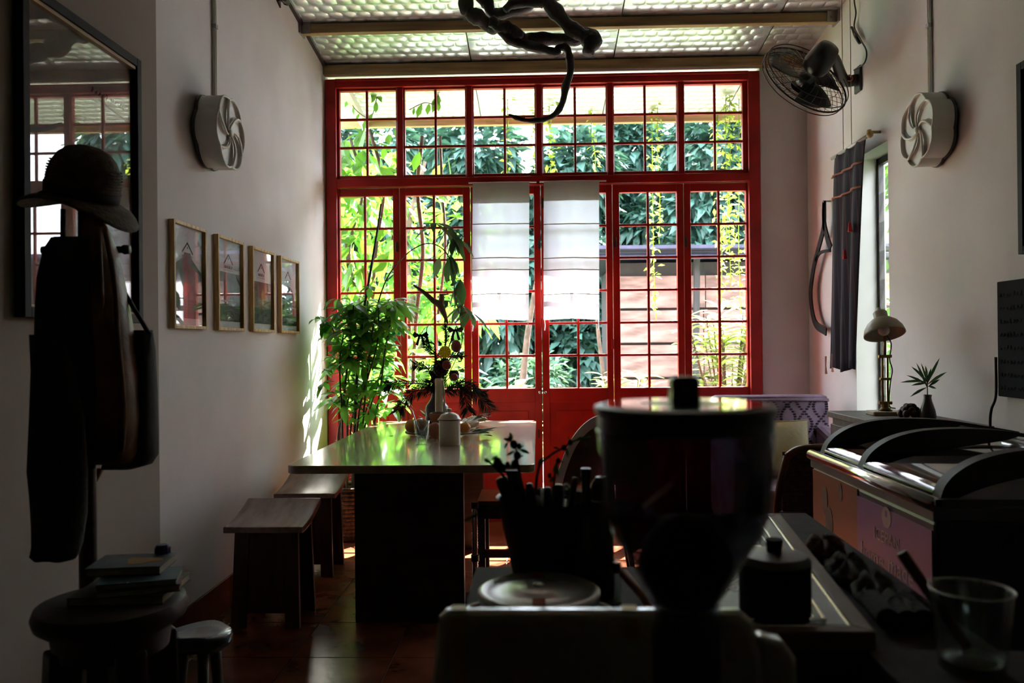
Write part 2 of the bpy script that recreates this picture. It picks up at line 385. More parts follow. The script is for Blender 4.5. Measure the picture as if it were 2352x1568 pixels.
# ceiling: embossed foil sheets on purlins, running out over the eave
YE = 6.72
ce = thing('ceiling', 'sloping ceiling of silver embossed foil sheets', 'ceiling', (0, 0, 3.2), kind='structure')
def ceil_sheet(x0, x1, y0, y1, t=0.03):
    m = MB(); vs = []
    for x in (x0, x1):
        for y in (y0, y1): vs += [(x, y, zc(y)), (x, y, zc(y) + t)]
    m.add(vs, [(0,2,6,4),(1,5,7,3),(0,1,3,2),(4,6,7,5),(0,4,5,1),(2,3,7,6)]); return m
seams = [XL - 0.15, -0.45, 0.55, 1.55, XR + 0.18]
for k in range(4):
    x0, x1 = seams[k] + 0.004, seams[k+1] - 0.004
    sh = ceil_sheet(x0, x1, YB - 0.12, YE).build('foil_sheet', 'foil', ce, world=True)
    pd = MB(); cw, cd = 0.086, 0.078
    ni = int((x1 - x0) / cw); 
    for i in range(ni):
        for j in range(int((YE - 3.9) / cd)):
            cx = x0 + (i + 0.5 + .5 * (j % 2)) * (x1 - x0) / (ni + .5); cy = 3.9 + (j + 0.5) * cd
            o = []; inn = []
            for q in range(12):
                t = 2 * PI * (q + 0.5) / 12; c_, s_ = math.cos(t), math.sin(t)
                ex = abs(c_) ** 0.55 * (1 if c_ > 0 else -1); ey = abs(s_) ** 0.55 * (1 if s_ > 0 else -1)
                y_ = cy + ey * cd * 0.5; o.append((cx + ex * cw * 0.50, y_, zc(y_) + 0.001))
                y_ = cy + ey * cd * 0.36; inn.append((cx + ex * cw * 0.38, y_, zc(y_) - 0.0038))
            pd.add(o + inn, [(q, (q+1) % 12, 12 + (q+1) % 12, 12 + q) for q in range(12)] + [tuple(range(23, 11, -1))])
    tag(pd.build('embossing', 'foil', sh, world=True, smooth='angle'), kind='stuff')
MB().add([(XL - .15, YB - .12, zc(YB - .12) + .035), (XR + 1.1, YB - .12, zc(YB - .12) + .035), (XR + 1.1, YE + .02, zc(YE) + .035), (XL - .15, YE + .02, zc(YE) + .035), (XL - .15, YB - .12, zc(YB - .12) + .07), (XR + 1.1, YB - .12, zc(YB - .12) + .07), (XR + 1.1, YE + .02, zc(YE) + .07), (XL - .15, YE + .02, zc(YE) + .07)], [(0,3,2,1),(4,5,6,7),(0,1,5,4),(1,2,6,5),(2,3,7,6),(3,0,4,7)]).build('roof_deck', 'grey_steel', ce, world=True)  # backing over the seams; unseen right overhang added to shade the side window
def beam(name, y, zt, w, h, x0, x1, m, label, brk=True):
    o = thing(name, label, 'beam', (0, y, zt - h), kind='structure')
    MB().box((x0, y - w/2, zt - h), (x1, y + w/2, zt)).build('timber', m, o, world=True, bevel=0.004)
    if brk:
        for x, s in ((x0, 1), (x1, -1)):
            b = MB(); b.box((x, y - w/2 - 0.03, zt - h - 0.005), (x + s*0.012, y + w/2 + 0.03, zt + 0.01)).box((x, y - w/2 - 0.006, zt - h - 0.005), (x + s*0.07, y - w/2, zt + 0.005))
            b.lathe([(0.008, 0), (0.008, 0.006)], 6, (x + s*0.045, y - w/2 - 0.006, zt - h/2), (0, -1, 0)); b.build('bracket', 'grey_steel', o, world=True)
beam('trim_1', 5.12, zc(5.12) - 0.008, 0.05, 0.062, XL, XR, 'purlin_wood', 'long timber purlin crossing under the foil ceiling')
beam('trim_2', YW - 0.03, zc(YW) - 0.008, 0.06, 0.068, XL, XR, 'purlin_wood', 'timber wall plate just above the red window frame', False)
beam('trim_3', 6.66, zc(6.66) - 0.004, 0.05, 0.055, -1.9, 2.3, 'purlin_wood', 'outer eave beam seen through the top window panes', False)
o = thing('trim_4', 'pale sloping rafter at the left end of the eave', 'beam', (-1.40, 6.2, zc(6.2)), kind='structure')
MB().bar((-1.42, YW + 0.14, zc(YW + 0.14) - 0.035), (-1.42, YE, zc(YE) - 0.035), 0.05, 0.06).build('timber', 'white_plastic', o, world=True)
MB().bar((XL + 0.012, 0.5, zc(0.5) - 0.012), (XL + 0.012, YW, zc(YW) - 0.012), 0.024, 0.024).build('trim_5', 'dark_wood'); tag(bpy.data.objects['trim_5'], 'dark slim cove strip along the left ceiling edge', 'trim', kind='structure')

# ------------------------------------------------------------------ the red glazed wall
def X_at(px, py=300): return atY(px, py, YW).x
Z_HEAD, Z_TR0, Z_TR1, Z_SILL = 3.143, 2.372, 2.462, 0.936
FT = 0.06
def red(name, a, b, label=None, parent=None, bevel=0.004):
    o = MB().box(a, b).build(name, 'red_paint', parent, world=True, bevel=bevel)
    if label: tag(o, label, 'window frame', kind='structure')
    return o
xl0, xr1 = -1.492, 1.566
red('trim_6', (xl0, YW - 0.03, 0), (xl0 + 0.075, YW + 0.09, Z_HEAD), 'tall red jamb of the glazed wall beside the prints wall')
red('trim_7', (xr1 - 0.08, YW - 0.03, 0), (xr1, YW + 0.09, Z_HEAD), 'tall red jamb of the glazed wall near the right corner')
red('trim_8', (xl0 + 0.075, YW - 0.03, Z_HEAD - 0.062), (xr1 - 0.08, YW + 0.09, Z_HEAD), 'red head rail across the top of the glazed wall')
red('trim_9', (xl0 + 0.075, YW - 0.035, Z_TR0), (xr1 - 0.08, YW + 0.09, Z_TR1 - 0.03), 'red transom rail between doors and top lights')
red('trim_10', (xl0 + 0.075, YW - 0.05, Z_HEAD - 0.022), (xr1 - 0.08, YW - 0.03, Z_HEAD - 0.004), 'thin red bead moulding along the head rail')
red('trim_11', (xl0 + 0.075, YW - 0.01, -0.01), (xr1 - 0.08, YW + 0.08, 0.02), 'low red threshold under the folding doors')

def leaf_unit(name, label, x0, x1, z0, z1, mx, nrow, stile, top, bot, panel=0.0, cat='window', mid=None):
    """a framed leaf: stiles, rails, muntins, a pane in each opening, a panel below"""
    o = thing(name, label, cat, ((x0 + x1) / 2, YW + 0.03, z0), kind='structure')
    y0, y1 = YW + 0.005, YW + 0.048
    red('stile', (x0, y0, z0), (x0 + stile[0], y1, z1), None, o); red('stile', (x1 - stile[1], y0, z0), (x1, y1, z1), None, o)
    gx0, gx1 = x0 + stile[0], x1 - stile[1]
    red('rail', (gx0, y0, z1 - top), (gx1, y1, z1), None, o)
    gz1 = z1 - top
    if panel:
        red('rail', (gx0, y0, panel - 0.10), (gx1, y1, panel), None, o); red('rail', (gx0, y0, z0), (gx1, y1, z0 + bot), None, o)
        red('panel', (gx0 - 0.002, y0 + 0.012, z0 + bot - 0.002), (gx1 + 0.002, y1 - 0.012, panel - 0.098), None, o, 0.002)
        red('panel_moulding', (gx0 + 0.05, y0 + 0.006, z0 + bot + 0.06), (gx1 - 0.05, y0 + 0.013, panel - 0.16), None, o, 0.003)
        gz0 = panel
    else:
        red('rail', (gx0, y0, z0), (gx1, y1, z0 + bot), None, o); gz0 = z0 + bot
    bw = 0.017
    red('muntin', (mx - bw/2, y0 + 0.01, gz0), (mx + bw/2, y1 - 0.01, gz1), None, o, 0.002)
    zs = [gz0 + (gz1 - gz0) * k / nrow for k in range(nrow + 1)]
    for k in range(1, nrow):
        for (a, b) in ((gx0, mx - bw/2), (mx + bw/2, gx1)): red('muntin', (a, y0 + 0.012, zs[k] - bw/2), (b, y1 - 0.012, zs[k] + bw/2), None, o, 0.002)
    for k in range(nrow):
        for (a, b) in ((gx0, mx - bw/2), (mx + bw/2, gx1)):
            MB().box((a - 0.003, y0 + 0.019, zs[k] + (bw/2 if k else -0.003)), (b + 0.003, y0 + 0.022, zs[k+1] - (bw/2 if k < nrow - 1 else -0.003))).build('pane', 'window_glass', o, world=True)
    return o
# top lights: glass edges and middle bar of each, in pixels along the row
TOPL = [(780, 909, 842), (930, 1068, 1000), (1088, 1228, 1159), (1248, 1392, 1321), (1411, 1555, 1482), (1573, 1706, 1643)]
topn = ['leafy left end light with the climbing vine behind', 'second top light from the left, vine tendrils behind', 'top light left of the middle, over the left curtain', 'top light right of the middle, over the right curtain', 'fifth top light from the left, dark trees behind', 'right end top light next to the plastered strip']
cuts = [xl0 + 0.075] + [X_at((TOPL[k][1] + TOPL[k+1][0]) / 2) for k in range(5)] + [xr1 - 0.08]
for k in range(6):
    a, b, m_ = TOPL[k]; x0, x1 = cuts[k], cuts[k+1]
    leaf_unit('window_%d' % (k + 1), 'red framed ' + topn[k], x0, x1, Z_TR1 - 0.03, Z_HEAD - 0.062, X_at(m_), 3, (max(0.012, X_at(a) - x0), max(0.012, x1 - X_at(b))), 0.014, 0.03)
for k in range(1, 6):
    red('trim_%d' % (11 + k), (cuts[k] - 0.022, YW - 0.012, Z_TR1 - 0.03), (cuts[k] + 0.022, YW + 0.004, Z_HEAD - 0.062), 'red cover strip between top lights %d and %d from the left' % (k, k + 1))
# folding doors below
LOWL = [(775, 903, 838), (933, 1064, 997), (1097, 1227, 1162), (1260, 1393, 1327), (1424, 1556, 1490), (1588, 1719, 1653)]
XJ = [xl0 + 0.075, X_at(918, 600), X_at(1081, 600), X_at(1243, 600), X_at(1408, 600), X_at(1572, 600), xr1 - 0.08]
dn = ['leftmost red folding door leaf behind the corner plant', 'second red door leaf from the left behind the vase', 'red door leaf carrying the left linen curtain', 'red door leaf carrying the right linen curtain', 'fifth red door leaf showing the garden shed boards', 'rightmost red door leaf showing the pale shrubs']
doors = []
for k in range(6):
    a, b, m_ = LOWL[k]; x0, x1 = XJ[k] + 0.002, XJ[k+1] - 0.002
    doors.append(leaf_unit('door_%d' % (k + 1), dn[k], x0, x1, 0.022, Z_TR0 - 0.004, X_at(m_, 600), 6, (max(0.012, X_at(a, 600) - x0), max(0.012, x1 - X_at(b, 600))), 0.055, 0.12, panel=Z_SILL, cat='door'))
# hardware: lock knobs on the meeting stiles, bolts, hinges
for px in (1240, 1252):
    p = atY(px, 901, YW); MB().lathe([(0.004, 0), (0.004, 0.018), (0.010, 0.022), (0.011, 0.030), (0.006, 0.035)], 12, (p.x, YW + 0.005, p.z), (0, -1, 0)).build('knob', 'steel', doors[2 if px < 1245 else 3], world=True, smooth=True)
for px, py, k in ((911, 567, 0), (1076, 567, 1), (1238, 560, 3), (1414, 557, 4), (1576, 557, 5), (1736, 780, 5), (1407, 790, 4), (1248, 466, 3)):
    p = atY(px, py, YW); MB().lathe([(0.008, -0.035), (0.008, 0.035)], 8, (p.x, YW - 0.002, p.z)).build('hinge', 'dark_wood' if py < 600 else 'red_paint', doors[k], world=True)
p = atY(1238, 995, YW); MB().bar((p.x, YW + 0.0, p.z + 0.03), (p.x, YW + 0.0, p.z - 0.03), 0.012, 0.01).build('bolt', 'black_paint', doors[2], world=True)
# tall narrow window in the right wall
w7 = thing('window_7', 'tall narrow glazed opening in the right wall behind the striped cloth', 'window', (XR + RV, OY0, OZ0), kind='structure')
gx = XR + RV
MB().box((gx, OY0 - 0.02, OZ0), (gx + 0.03, OY0 + 0.03, OZ1)).box((gx, OY1 - 0.03, OZ0), (gx + 0.03, OY1 + 0.02, OZ1)).box((gx, OY0, OZ1 - 0.04), (gx + 0.03, OY1, OZ1)).box((gx, OY0, OZ0), (gx + 0.03, OY1, OZ0 + 0.04)).build('frame', 'dark_wood', w7, world=True)
nb = 9
for k in range(nb):
    z0 = OZ0 + 0.04 + (OZ1 - OZ0 - 0.08) * k / nb; h = (OZ1 - OZ0 - 0.08) / nb
    MB().box((gx + 0.008, OY0 + 0.03, z0 - 0.004), (gx + 0.012, OY1 - 0.03, z0 + h + 0.006), rot=(0, math.radians(7), 0)).build('louvre_pane', 'window_glass', w7, world=True)
MB().box((XR + 0.001, OY0 + 0.001, OZ0 - 0.02), (XR + RV + 0.03, OY1 - 0.001, OZ0 + 0.002)).build('sill', 'white_plastic', w7, world=True)
# ================================================================== THE GARDEN BEYOND THE GLASS
mat('lawn', (0.22, 0.32, 0.08), 0.9, vary=0.3, scale=3)
mat('shed_board', (0.27, 0.155, 0.135), 0.8, vary=0.25, scale=3, stretch=(1, 4, 4), bump=0.15)
mat('shed_dark', (0.035, 0.030, 0.032), 0.8)
mat('roof_sheet', (0.045, 0.042, 0.085), 0.7)
mat('patio', (0.62, 0.63, 0.60), 0.9, vary=0.15)
MB().box((-14, YW + 0.15, -0.32), (16, 34, -0.12)).box((XR + .2, -8, -0.32), (16, YW + 0.15, -0.12)).box((-14, -8, -.32), (XL - .17, YW + .15, -.12)).build('ground', 'lawn'); tag(bpy.data.objects['ground'], 'bright lawn outside the red doors', 'lawn', kind='structure')
MB().box((-4.4, YW + 0.10, -0.20), (4.6, 9.2, -0.06)).build('patio_slab', 'patio'); tag(bpy.data.objects['patio_slab'], 'pale patio strip just outside the doors', 'patio', kind='structure')
def foliage(mb, c, rad, n, L0, L1, shell=0.55, droop=0.3, up=0.3, wr=0.5):
    c = Vector(c)
    for _ in range(n):
        d = Vector((random.gauss(0, 1), random.gauss(0, 1), random.gauss(0, 1))).normalized(); r = shell + (1 - shell) * random.random()
        p = c + Vector((d.x * rad[0], d.y * rad[1], d.z * rad[2])) * r
        dd = (d + Vector((R2(-.8, .8), R2(-.8, .8), R2(-.8, .4)))).normalized(); L_ = R2(L0, L1)
        mb.leaf(p, dd, Vector((R2(-.6, .6), R2(-.6, .6), 1)), L_, L_ * wr, droop, 2)
# background trees
TREES = [(-3.9, 15.2, 5.9, 1.8, 'dark tree behind the second window from the left'), (0.0, 15.0, 5.6, 1.8, 'dark bluish tree standing behind the curtains'), (3.9, 15.0, 6.2, 1.8, 'tall dark tree rising behind the garden shed'),
         (-5.9, 19.5, 6.8, 1.8, 'farther dark tree at the far left behind the vine'), (-2.0, 19.5, 7.0, 1.8, 'farther dark tree filling the gap left of the curtains'), (1.9, 19.5, 7.2, 1.8, 'farther dark tree filling the gap right of the curtains'), (5.9, 19.5, 7.0, 1.8, 'farthest right dark tree past the shed')]
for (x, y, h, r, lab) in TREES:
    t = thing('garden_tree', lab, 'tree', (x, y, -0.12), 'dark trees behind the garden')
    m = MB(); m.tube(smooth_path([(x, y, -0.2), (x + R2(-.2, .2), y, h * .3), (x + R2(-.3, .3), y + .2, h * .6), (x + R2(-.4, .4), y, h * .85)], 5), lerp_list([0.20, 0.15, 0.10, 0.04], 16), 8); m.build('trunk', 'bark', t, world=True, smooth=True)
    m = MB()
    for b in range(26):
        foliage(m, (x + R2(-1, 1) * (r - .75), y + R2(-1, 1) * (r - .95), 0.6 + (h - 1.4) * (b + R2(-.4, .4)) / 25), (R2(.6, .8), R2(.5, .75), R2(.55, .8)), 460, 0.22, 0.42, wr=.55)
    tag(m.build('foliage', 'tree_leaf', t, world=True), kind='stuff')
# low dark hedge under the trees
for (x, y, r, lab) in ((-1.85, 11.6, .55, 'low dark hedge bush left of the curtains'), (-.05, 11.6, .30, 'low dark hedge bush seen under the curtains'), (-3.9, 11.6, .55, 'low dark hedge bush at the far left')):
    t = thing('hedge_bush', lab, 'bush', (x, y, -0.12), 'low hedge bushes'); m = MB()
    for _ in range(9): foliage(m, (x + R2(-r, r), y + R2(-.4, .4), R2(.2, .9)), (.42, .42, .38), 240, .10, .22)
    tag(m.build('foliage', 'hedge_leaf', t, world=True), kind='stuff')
    m = MB(); m.tube([(x, y, -.15), (x + .05, y, .8)], [.05, .02], 6); m.build('stem', 'bark', t, world=True)
# garden shed: boards one by one, dark rail gaps, eave pole, roof
YS = 10.0; sx0, sx1 = 0.92, 5.4
sh = thing('garden_shed', 'pinkish board shed with dark gaps seen through right doors', 'shed', ((sx0 + sx1) / 2, YS + 1, -0.12))
MB().box((sx0 + 0.05, YS + 0.03, -0.12), (sx1, YS + 2.2, 2.24)).build('wall', 'shed_dark', sh, world=True)
board = None; bh = 0.392
for r in range(5):
    z0 = -0.02 + r * 0.425; xs = sx0 + R2(-.05, .05)
    while xs < sx1:
        w = 1.15; m = MB().box((-w/2 + .006, -0.02, 0), (w/2 - .006, 0.02, bh))
        if board is None: board = m.build('board', 'shed_board', sh, bevel=0.004); b = board
        else: b = share(board, 'board', sh, (0, 0, 0))
        b.location = Vector((xs + w/2, YS + R2(-.006, .006), z0)) - WORLD[sh.name]; xs += w
MB().tube([(sx0 - .3, YS - 0.35, 2.28), (sx1, YS - 0.35, 2.26)], 0.035, 8).build('eave_pole', 'roof_sheet', sh, world=True, smooth=True)
MB().add([(sx0 - .35, YS - .5, 2.36), (sx1, YS - .5, 2.34), (sx1, YS + 2.4, 2.26), (sx0 - .35, YS + 2.4, 2.26), (sx0 - .35, YS - .5, 2.40), (sx1, YS - .5, 2.38), (sx1, YS + 2.4, 2.30), (sx0 - .35, YS + 2.4, 2.30)], [(0,3,2,1),(4,5,6,7),(0,1,5,4),(1,2,6,5),(2,3,7,6),(3,0,4,7)]).build('roof', 'roof_sheet', sh, world=True)
for x in (1.9, 3.4): MB().tube([(x, YS - .12, -.12), (x + .05, YS - .12, 2.3)], .04, 8).build('post', 'shed_dark', sh, world=True)
# pale leaning trunks seen under the left curtain
for k, (a, b, lab) in enumerate((((1150, 890), (1215, 745), 'pale leaning trunk under the left curtain'), ((1385, 885), (1372, 740), 'pale slim trunk beside the shed corner'))):
    p, q = atY(*a, 8.6), atY(*b, 8.8); p.z = -.15
    m = MB(); m.tube(smooth_path([p, p.lerp(q, .5) + Vector((.05, 0, 0)), q, q + (q - p) * .7], 5), lerp_list([.045, .04, .032, .015] if k == 0 else [.03, .025, .02, .01], 16), 8)
    tr = m.build('leaning_trunk', 'bark', smooth=True); tag(tr, lab, 'trunk')
# climbing vine at the left, close outside
vn = thing('climbing_vine', 'sunlit climbing vine covering the left windows from outside', 'vine', (-1.35, 6.35, -0.06))
m = MB()
stems = []
for k in range(7):
    x = -1.75 + k * 0.16; y = R2(6.1, 6.55); pts = [(x + R2(-.08, .08), y + R2(-.05, .05), z) for z in (-.02, .7, 1.4, 2.0, 2.5, 2.95)]
    stems.append(smooth_path(pts, 5)); m.tube(stems[-1], R2(.008, .02), 6)
m.build('stems', 'bark', vn, world=True, smooth=True)
m = MB()
for _ in range(1500):
    x = -2.05 + abs(random.gauss(0, 1)) * 0.52; z = R2(.12, 2.95); y = R2(6.05, 6.6)
    if x > -1.05 and 1.5 < z and random.random() < .72: continue
    if x > -0.45: continue
    L_ = R2(.08, .20); m.leaf((x, y, z), (R2(-1, 1), R2(-1, .4), R2(-1.2, .1)), (R2(-.7, .7), R2(-1, .2), R2(.2, 1)), L_, L_ * R2(.4, .62), .2, 3)
tag(m.build('foliage', 'vine_leaf', vn, world=True), kind='stuff')
# leafy tree just behind the vine, lit by the sun
t = thing('leafy_tree', 'bright leafy tree behind the second window from the left', 'tree', (-1.5, 9.4, -.12))
m = MB(); m.tube(smooth_path([(-1.5, 9.4, -.2), (-1.4, 9.4, 1.2), (-1.55, 9.5, 2.4), (-1.3, 9.4, 3.4)], 5), lerp_list([.06, .05, .04, .02], 16), 7); m.build('trunk', 'bark', t, world=True)
m = MB()
for _ in range(26):
    foliage(m, (R2(-3.0, -.75), R2(8.9, 9.9), R2(.4, 3.3)), (.42, .4, .4), 95, .12, .28, wr=.5)
tag(m.build('foliage', 'vine_leaf', t, world=True), kind='stuff')
# tendrils in the top left lights
for pts, lab in ((((800, 215), (815, 250), (850, 270), (865, 225), (862, 200)), 'curling vine tendril in the leftmost top light'), (((940, 252), (975, 236), (1003, 240), (1008, 215), (1000, 232)), 'curling vine tendril in the second top light')):
    t = thing('vine_tendril', lab, 'vine', atY(*pts[0], 6.2)); P_ = smooth_path([atY(*q, 6.2) for q in pts], 6)
    m = MB(); m.tube(P_, .004, 5); m.build('stem', 'bark', t, world=True)
    for k in range(9):
        m = MB(); p = P_[min(len(P_) - 1, 2 + k * 3)]; L_ = R2(.05, .12); m.leaf((0, 0, 0), (R2(-.6, .6), R2(-.5, .1), -1), (0, -1, .2), L_, L_ * .42, .1, 3)
        o = m.build('leaf', 'vine_leaf', t); o.location = p - WORLD[t.name]
# hanging strands at the eave
HANG = [(1166, 285, 402, .9), (1262, 270, 400, 1.6), (1230, 330, 400, .8), (1359, 285, 400, .9), (1640, 275, 330, .8), (1668, 280, 560, 1.2), (1698, 275, 720, 1.9), (1512, 425, 560, .7), (1500, 570, 735, 1.2), (1652, 560, 700, 1.2), (1678, 420, 660, 1.3)]
for k, (px, y0, y1, w) in enumerate(HANG):
    hy = 6.27 + .09 * (k % 5); a = atY(px, y0, hy); b = atY(px + R2(-8, 8), y1, hy); a = Vector((a.x, hy, zc(hy) - .012))
    lab = ['short thin strand under the eave over the left curtain', 'thick leafy strand under the eave over the right curtain', 'short strand beside the middle mullion', 'short thin strand right of the right curtain top', 'stub of strand at the right end top light', 'mid length strand in the right end door', 'longest thick strand hanging at the right jamb', 'thin sparse strand in the fifth door top', 'yellow green strand in front of the shed boards', 'strand hanging left in the rightmost door', 'strand beside the thick one in the rightmost door'][k]
    t = thing('hanging_strand', 'yellow green hanging creeper, ' + lab, 'creeper', b, 'hanging creeper strands under the eave')
    path = smooth_path([a, a.lerp(b, .35) + Vector((R2(-.02, .02), R2(-.02, .02), 0)), a.lerp(b, .7) + Vector((R2(-.02, .02), R2(-.02, .02), 0)), b], 8)
    MB().tube(path, .003, 5).build('stem', 'hanging_leaf', t, world=True)
    m = MB(); n = int((a.z - b.z) * 60 * w)
    for i in range(n):
        q = path[int(i / n * (len(path) - 1))] + Vector((R2(-.03, .03) * w, R2(-.03, .03), R2(-.02, .02))); L_ = R2(.035, .065)
        m.leaf(q, (R2(-1, 1), R2(-1, .5), R2(-.6, .3)), (R2(-.5, .5), R2(-1, 0), R2(.2, 1)), L_, L_ * .62, .2, 2)
    tag(m.build('foliage', 'hanging_leaf', t, world=True), kind='stuff')
# pale shrubs near the right doors
def shrub(name, lab, c, n, h, spread, mt='shrub_leaf', Lr=(.14, .26), wr=.28):
    t = thing(name, lab, 'shrub', c); c = Vector(c); st = MB(); m = MB()
    for k in range(n):
        a = R2(0, 2*PI); top = c + Vector((math.cos(a) * spread * R2(.2, 1), math.sin(a) * spread * .7 * R2(.2, 1), h * R2(.5, 1)))
        st.tube([c, c.lerp(top, .5) + Vector((0, 0, .05)), top], [.012, .009, .005], 5)
        for j in range(15):
            b = 2*PI*j*.382 + R2(-.3, .3); p = top - Vector((0, 0, j * .018)); L_ = R2(*Lr)
            m.leaf(p, (math.cos(b), math.sin(b), R2(.1, .9)), (0, 0, 1), L_, L_ * wr, .25, 3)
    st.build('stems', 'bark', t, world=True); tag(m.build('foliage', mt, t, world=True), kind='stuff'); return t
shrub('pale_shrub', 'pale sunlit shrub filling the bottom of the rightmost door', (1.72, 7.35, -.12), 30, 1.75, .42)
shrub('pale_shrub', 'lower pale shrub at the bottom of the fifth door', (.80, 7.35, -.12), 22, 1.1, .30)
shrub('pale_shrub', 'yellowish bush outside past the right jamb', (2.72, 7.5, -.12), 18, 1.6, .36)
shrub('broad_leaf_shrub', 'broad leaved green shrub low behind the left middle door', (-.25, 7.2, -.12), 9, 1.05, .22, 'shrub_leaf', (.18, .30), .42)
shrub('broad_leaf_shrub', 'bright bush low behind the second door from the left', (-1.05, 7.5, -.12), 24, 1.3, .34, 'vine_leaf', (.14, .28), .3)
shrub('broad_leaf_shrub', 'bright bush low behind the leftmost door', (-1.98, 7.5, -.12), 20, 1.3, .30, 'vine_leaf', (.14, .28), .3)
m = MB()
for _ in range(9000):
    y = 9.25 + 6 * random.random() ** 1.5; p = (R2(-3.5, 4) * y / 8, y, -.13); L_ = R2(.06, .2); m.leaf(p, (R2(-.4, .4), R2(-.4, .4), 1), (R2(-1, 1), R2(-1, 1), 0), L_, .012, R2(-.1, .2), 2)
tag(m.build('lawn_grass', 'shrub_leaf', bpy.data.objects['ground'], world=True), kind='stuff')
# unseen tree beside the house corner, added to block sun at the narrow window
t = thing('sun_blocker_tree', 'unseen tree added outside the house corner to block sun at the side window', 'tree', (4.0, 8.0, -.12)); m = MB()
for _ in range(20): foliage(m, (R2(3.4, 4.5), R2(7.3, 8.5), R2(4.3, 6.6)), (.55, .5, .5), 170, .16, .32)
tag(m.build('foliage', 'tree_leaf', t, world=True), kind='stuff'); MB().tube(smooth_path([(4.0, 8.7, -.15), (4.0, 8.6, 2), (3.9, 8.2, 4), (3.9, 8.0, 5.6)], 5), lerp_list([.12, .05], 16), 8).build('trunk', 'bark', t, world=True, smooth=True)
# greenery outside the narrow right window
t = thing('side_bush', 'green bush outside the narrow right wall window', 'bush', (3.3, 5.6, -.12)); m = MB()
for _ in range(34): foliage(m, (R2(2.75, 3.4), R2(4.4, 6.6), R2(0.2, 2.7)), (.4, .4, .4), 130, .10, .22)
tag(m.build('foliage', 'vine_leaf', t, world=True), kind='stuff'); wl2 = thing('sky_blocker_wall', 'unseen wall added beyond the side bush to block sky light', 'wall', (4.25, 5.0, -.12)); MB().box((4.2, -5, -.12), (4.32, 8.5, 3.0)).build('masonry', 'patio', wl2, world=True); MB().box((4.16, -5, 3.0), (4.36, 8.5, 3.06)).build('coping', 'patio', wl2, world=True)  # the wall is an unseen blocker, added to dim the narrow window's jamb
MB().tube([(3.1, 5.6, -.15), (3.1, 5.6, 2.2)], [.04, .02], 6).build('stem', 'bark', t, world=True)
# ================================================================== CURTAINS
def curtain(px0, px1, py0, py1, lab, band, lean):
    Yc = YW - 0.055; a = atY(px0, py0, Yc); b = atY(px1, py0, Yc); z1 = a.z; z0 = atY(px0, py1, Yc).z; x0, x1 = a.x, b.x
    o = thing('linen_curtain', lab, 'curtain', ((x0 + x1) / 2, Yc, z0), 'linen curtains on the middle doors')
    def P(u, v, off=0.0):
        z = z0 + (z1 - z0) * v; w = 0.004 * math.sin(u * 17 + v * 3) + 0.005 * math.sin(v * 9 + u * 4) * (1 - v)
        return Vector((x0 + (x1 - x0) * u + lean * (1 - v) * (1 - u * 0.3), Yc + w - off, z + 0.004 * math.sin(u * 6 + px0) * (1 - v)))
    MB().grid(lambda u, v: P(u, v), 24, 40).build('cloth', 'linen', o, world=True, smooth=True)
    vb = (z1 - atY(px0, band, Yc).z) / (z1 - z0)
    MB().grid(lambda u, v: P(u, 1 - vb + vb * v, 0.012), 24, 6).build('top_flap', 'linen_double', o, world=True, smooth=True)
    for py in (515, 593, 620, 676):
        v0 = 1 - (z1 - atY(px0, py, Yc).z) / (z1 - z0)
        MB().tube([P(u / 20, v0, 0.004) for u in range(21)], 0.0035, 6).build('tuck', 'linen_double', o, world=True, smooth=True)
    MB().tube([(x0 - 0.03, Yc, z1 + 0.002), (x1 + 0.05, Yc, z1 + 0.002)], 0.006, 8).build('rod', 'steel', o, world=True, smooth=True)
    for u in (0.02, 0.98): MB().tube([P(u, 0), P(u, 0) + Vector((0.004, 0, -0.04)), P(u, 0) + Vector((0.0, 0, -0.075))], 0.003, 5).build('tie', 'linen', o, world=True)
curtain(1086, 1216, 421, 735, 'white linen curtain on the left middle door, lower half sunlit', 468, -0.02)
curtain(1249, 1376, 418, 733, 'white linen curtain on the right middle door, lower half sunlit', 462, -0.012)

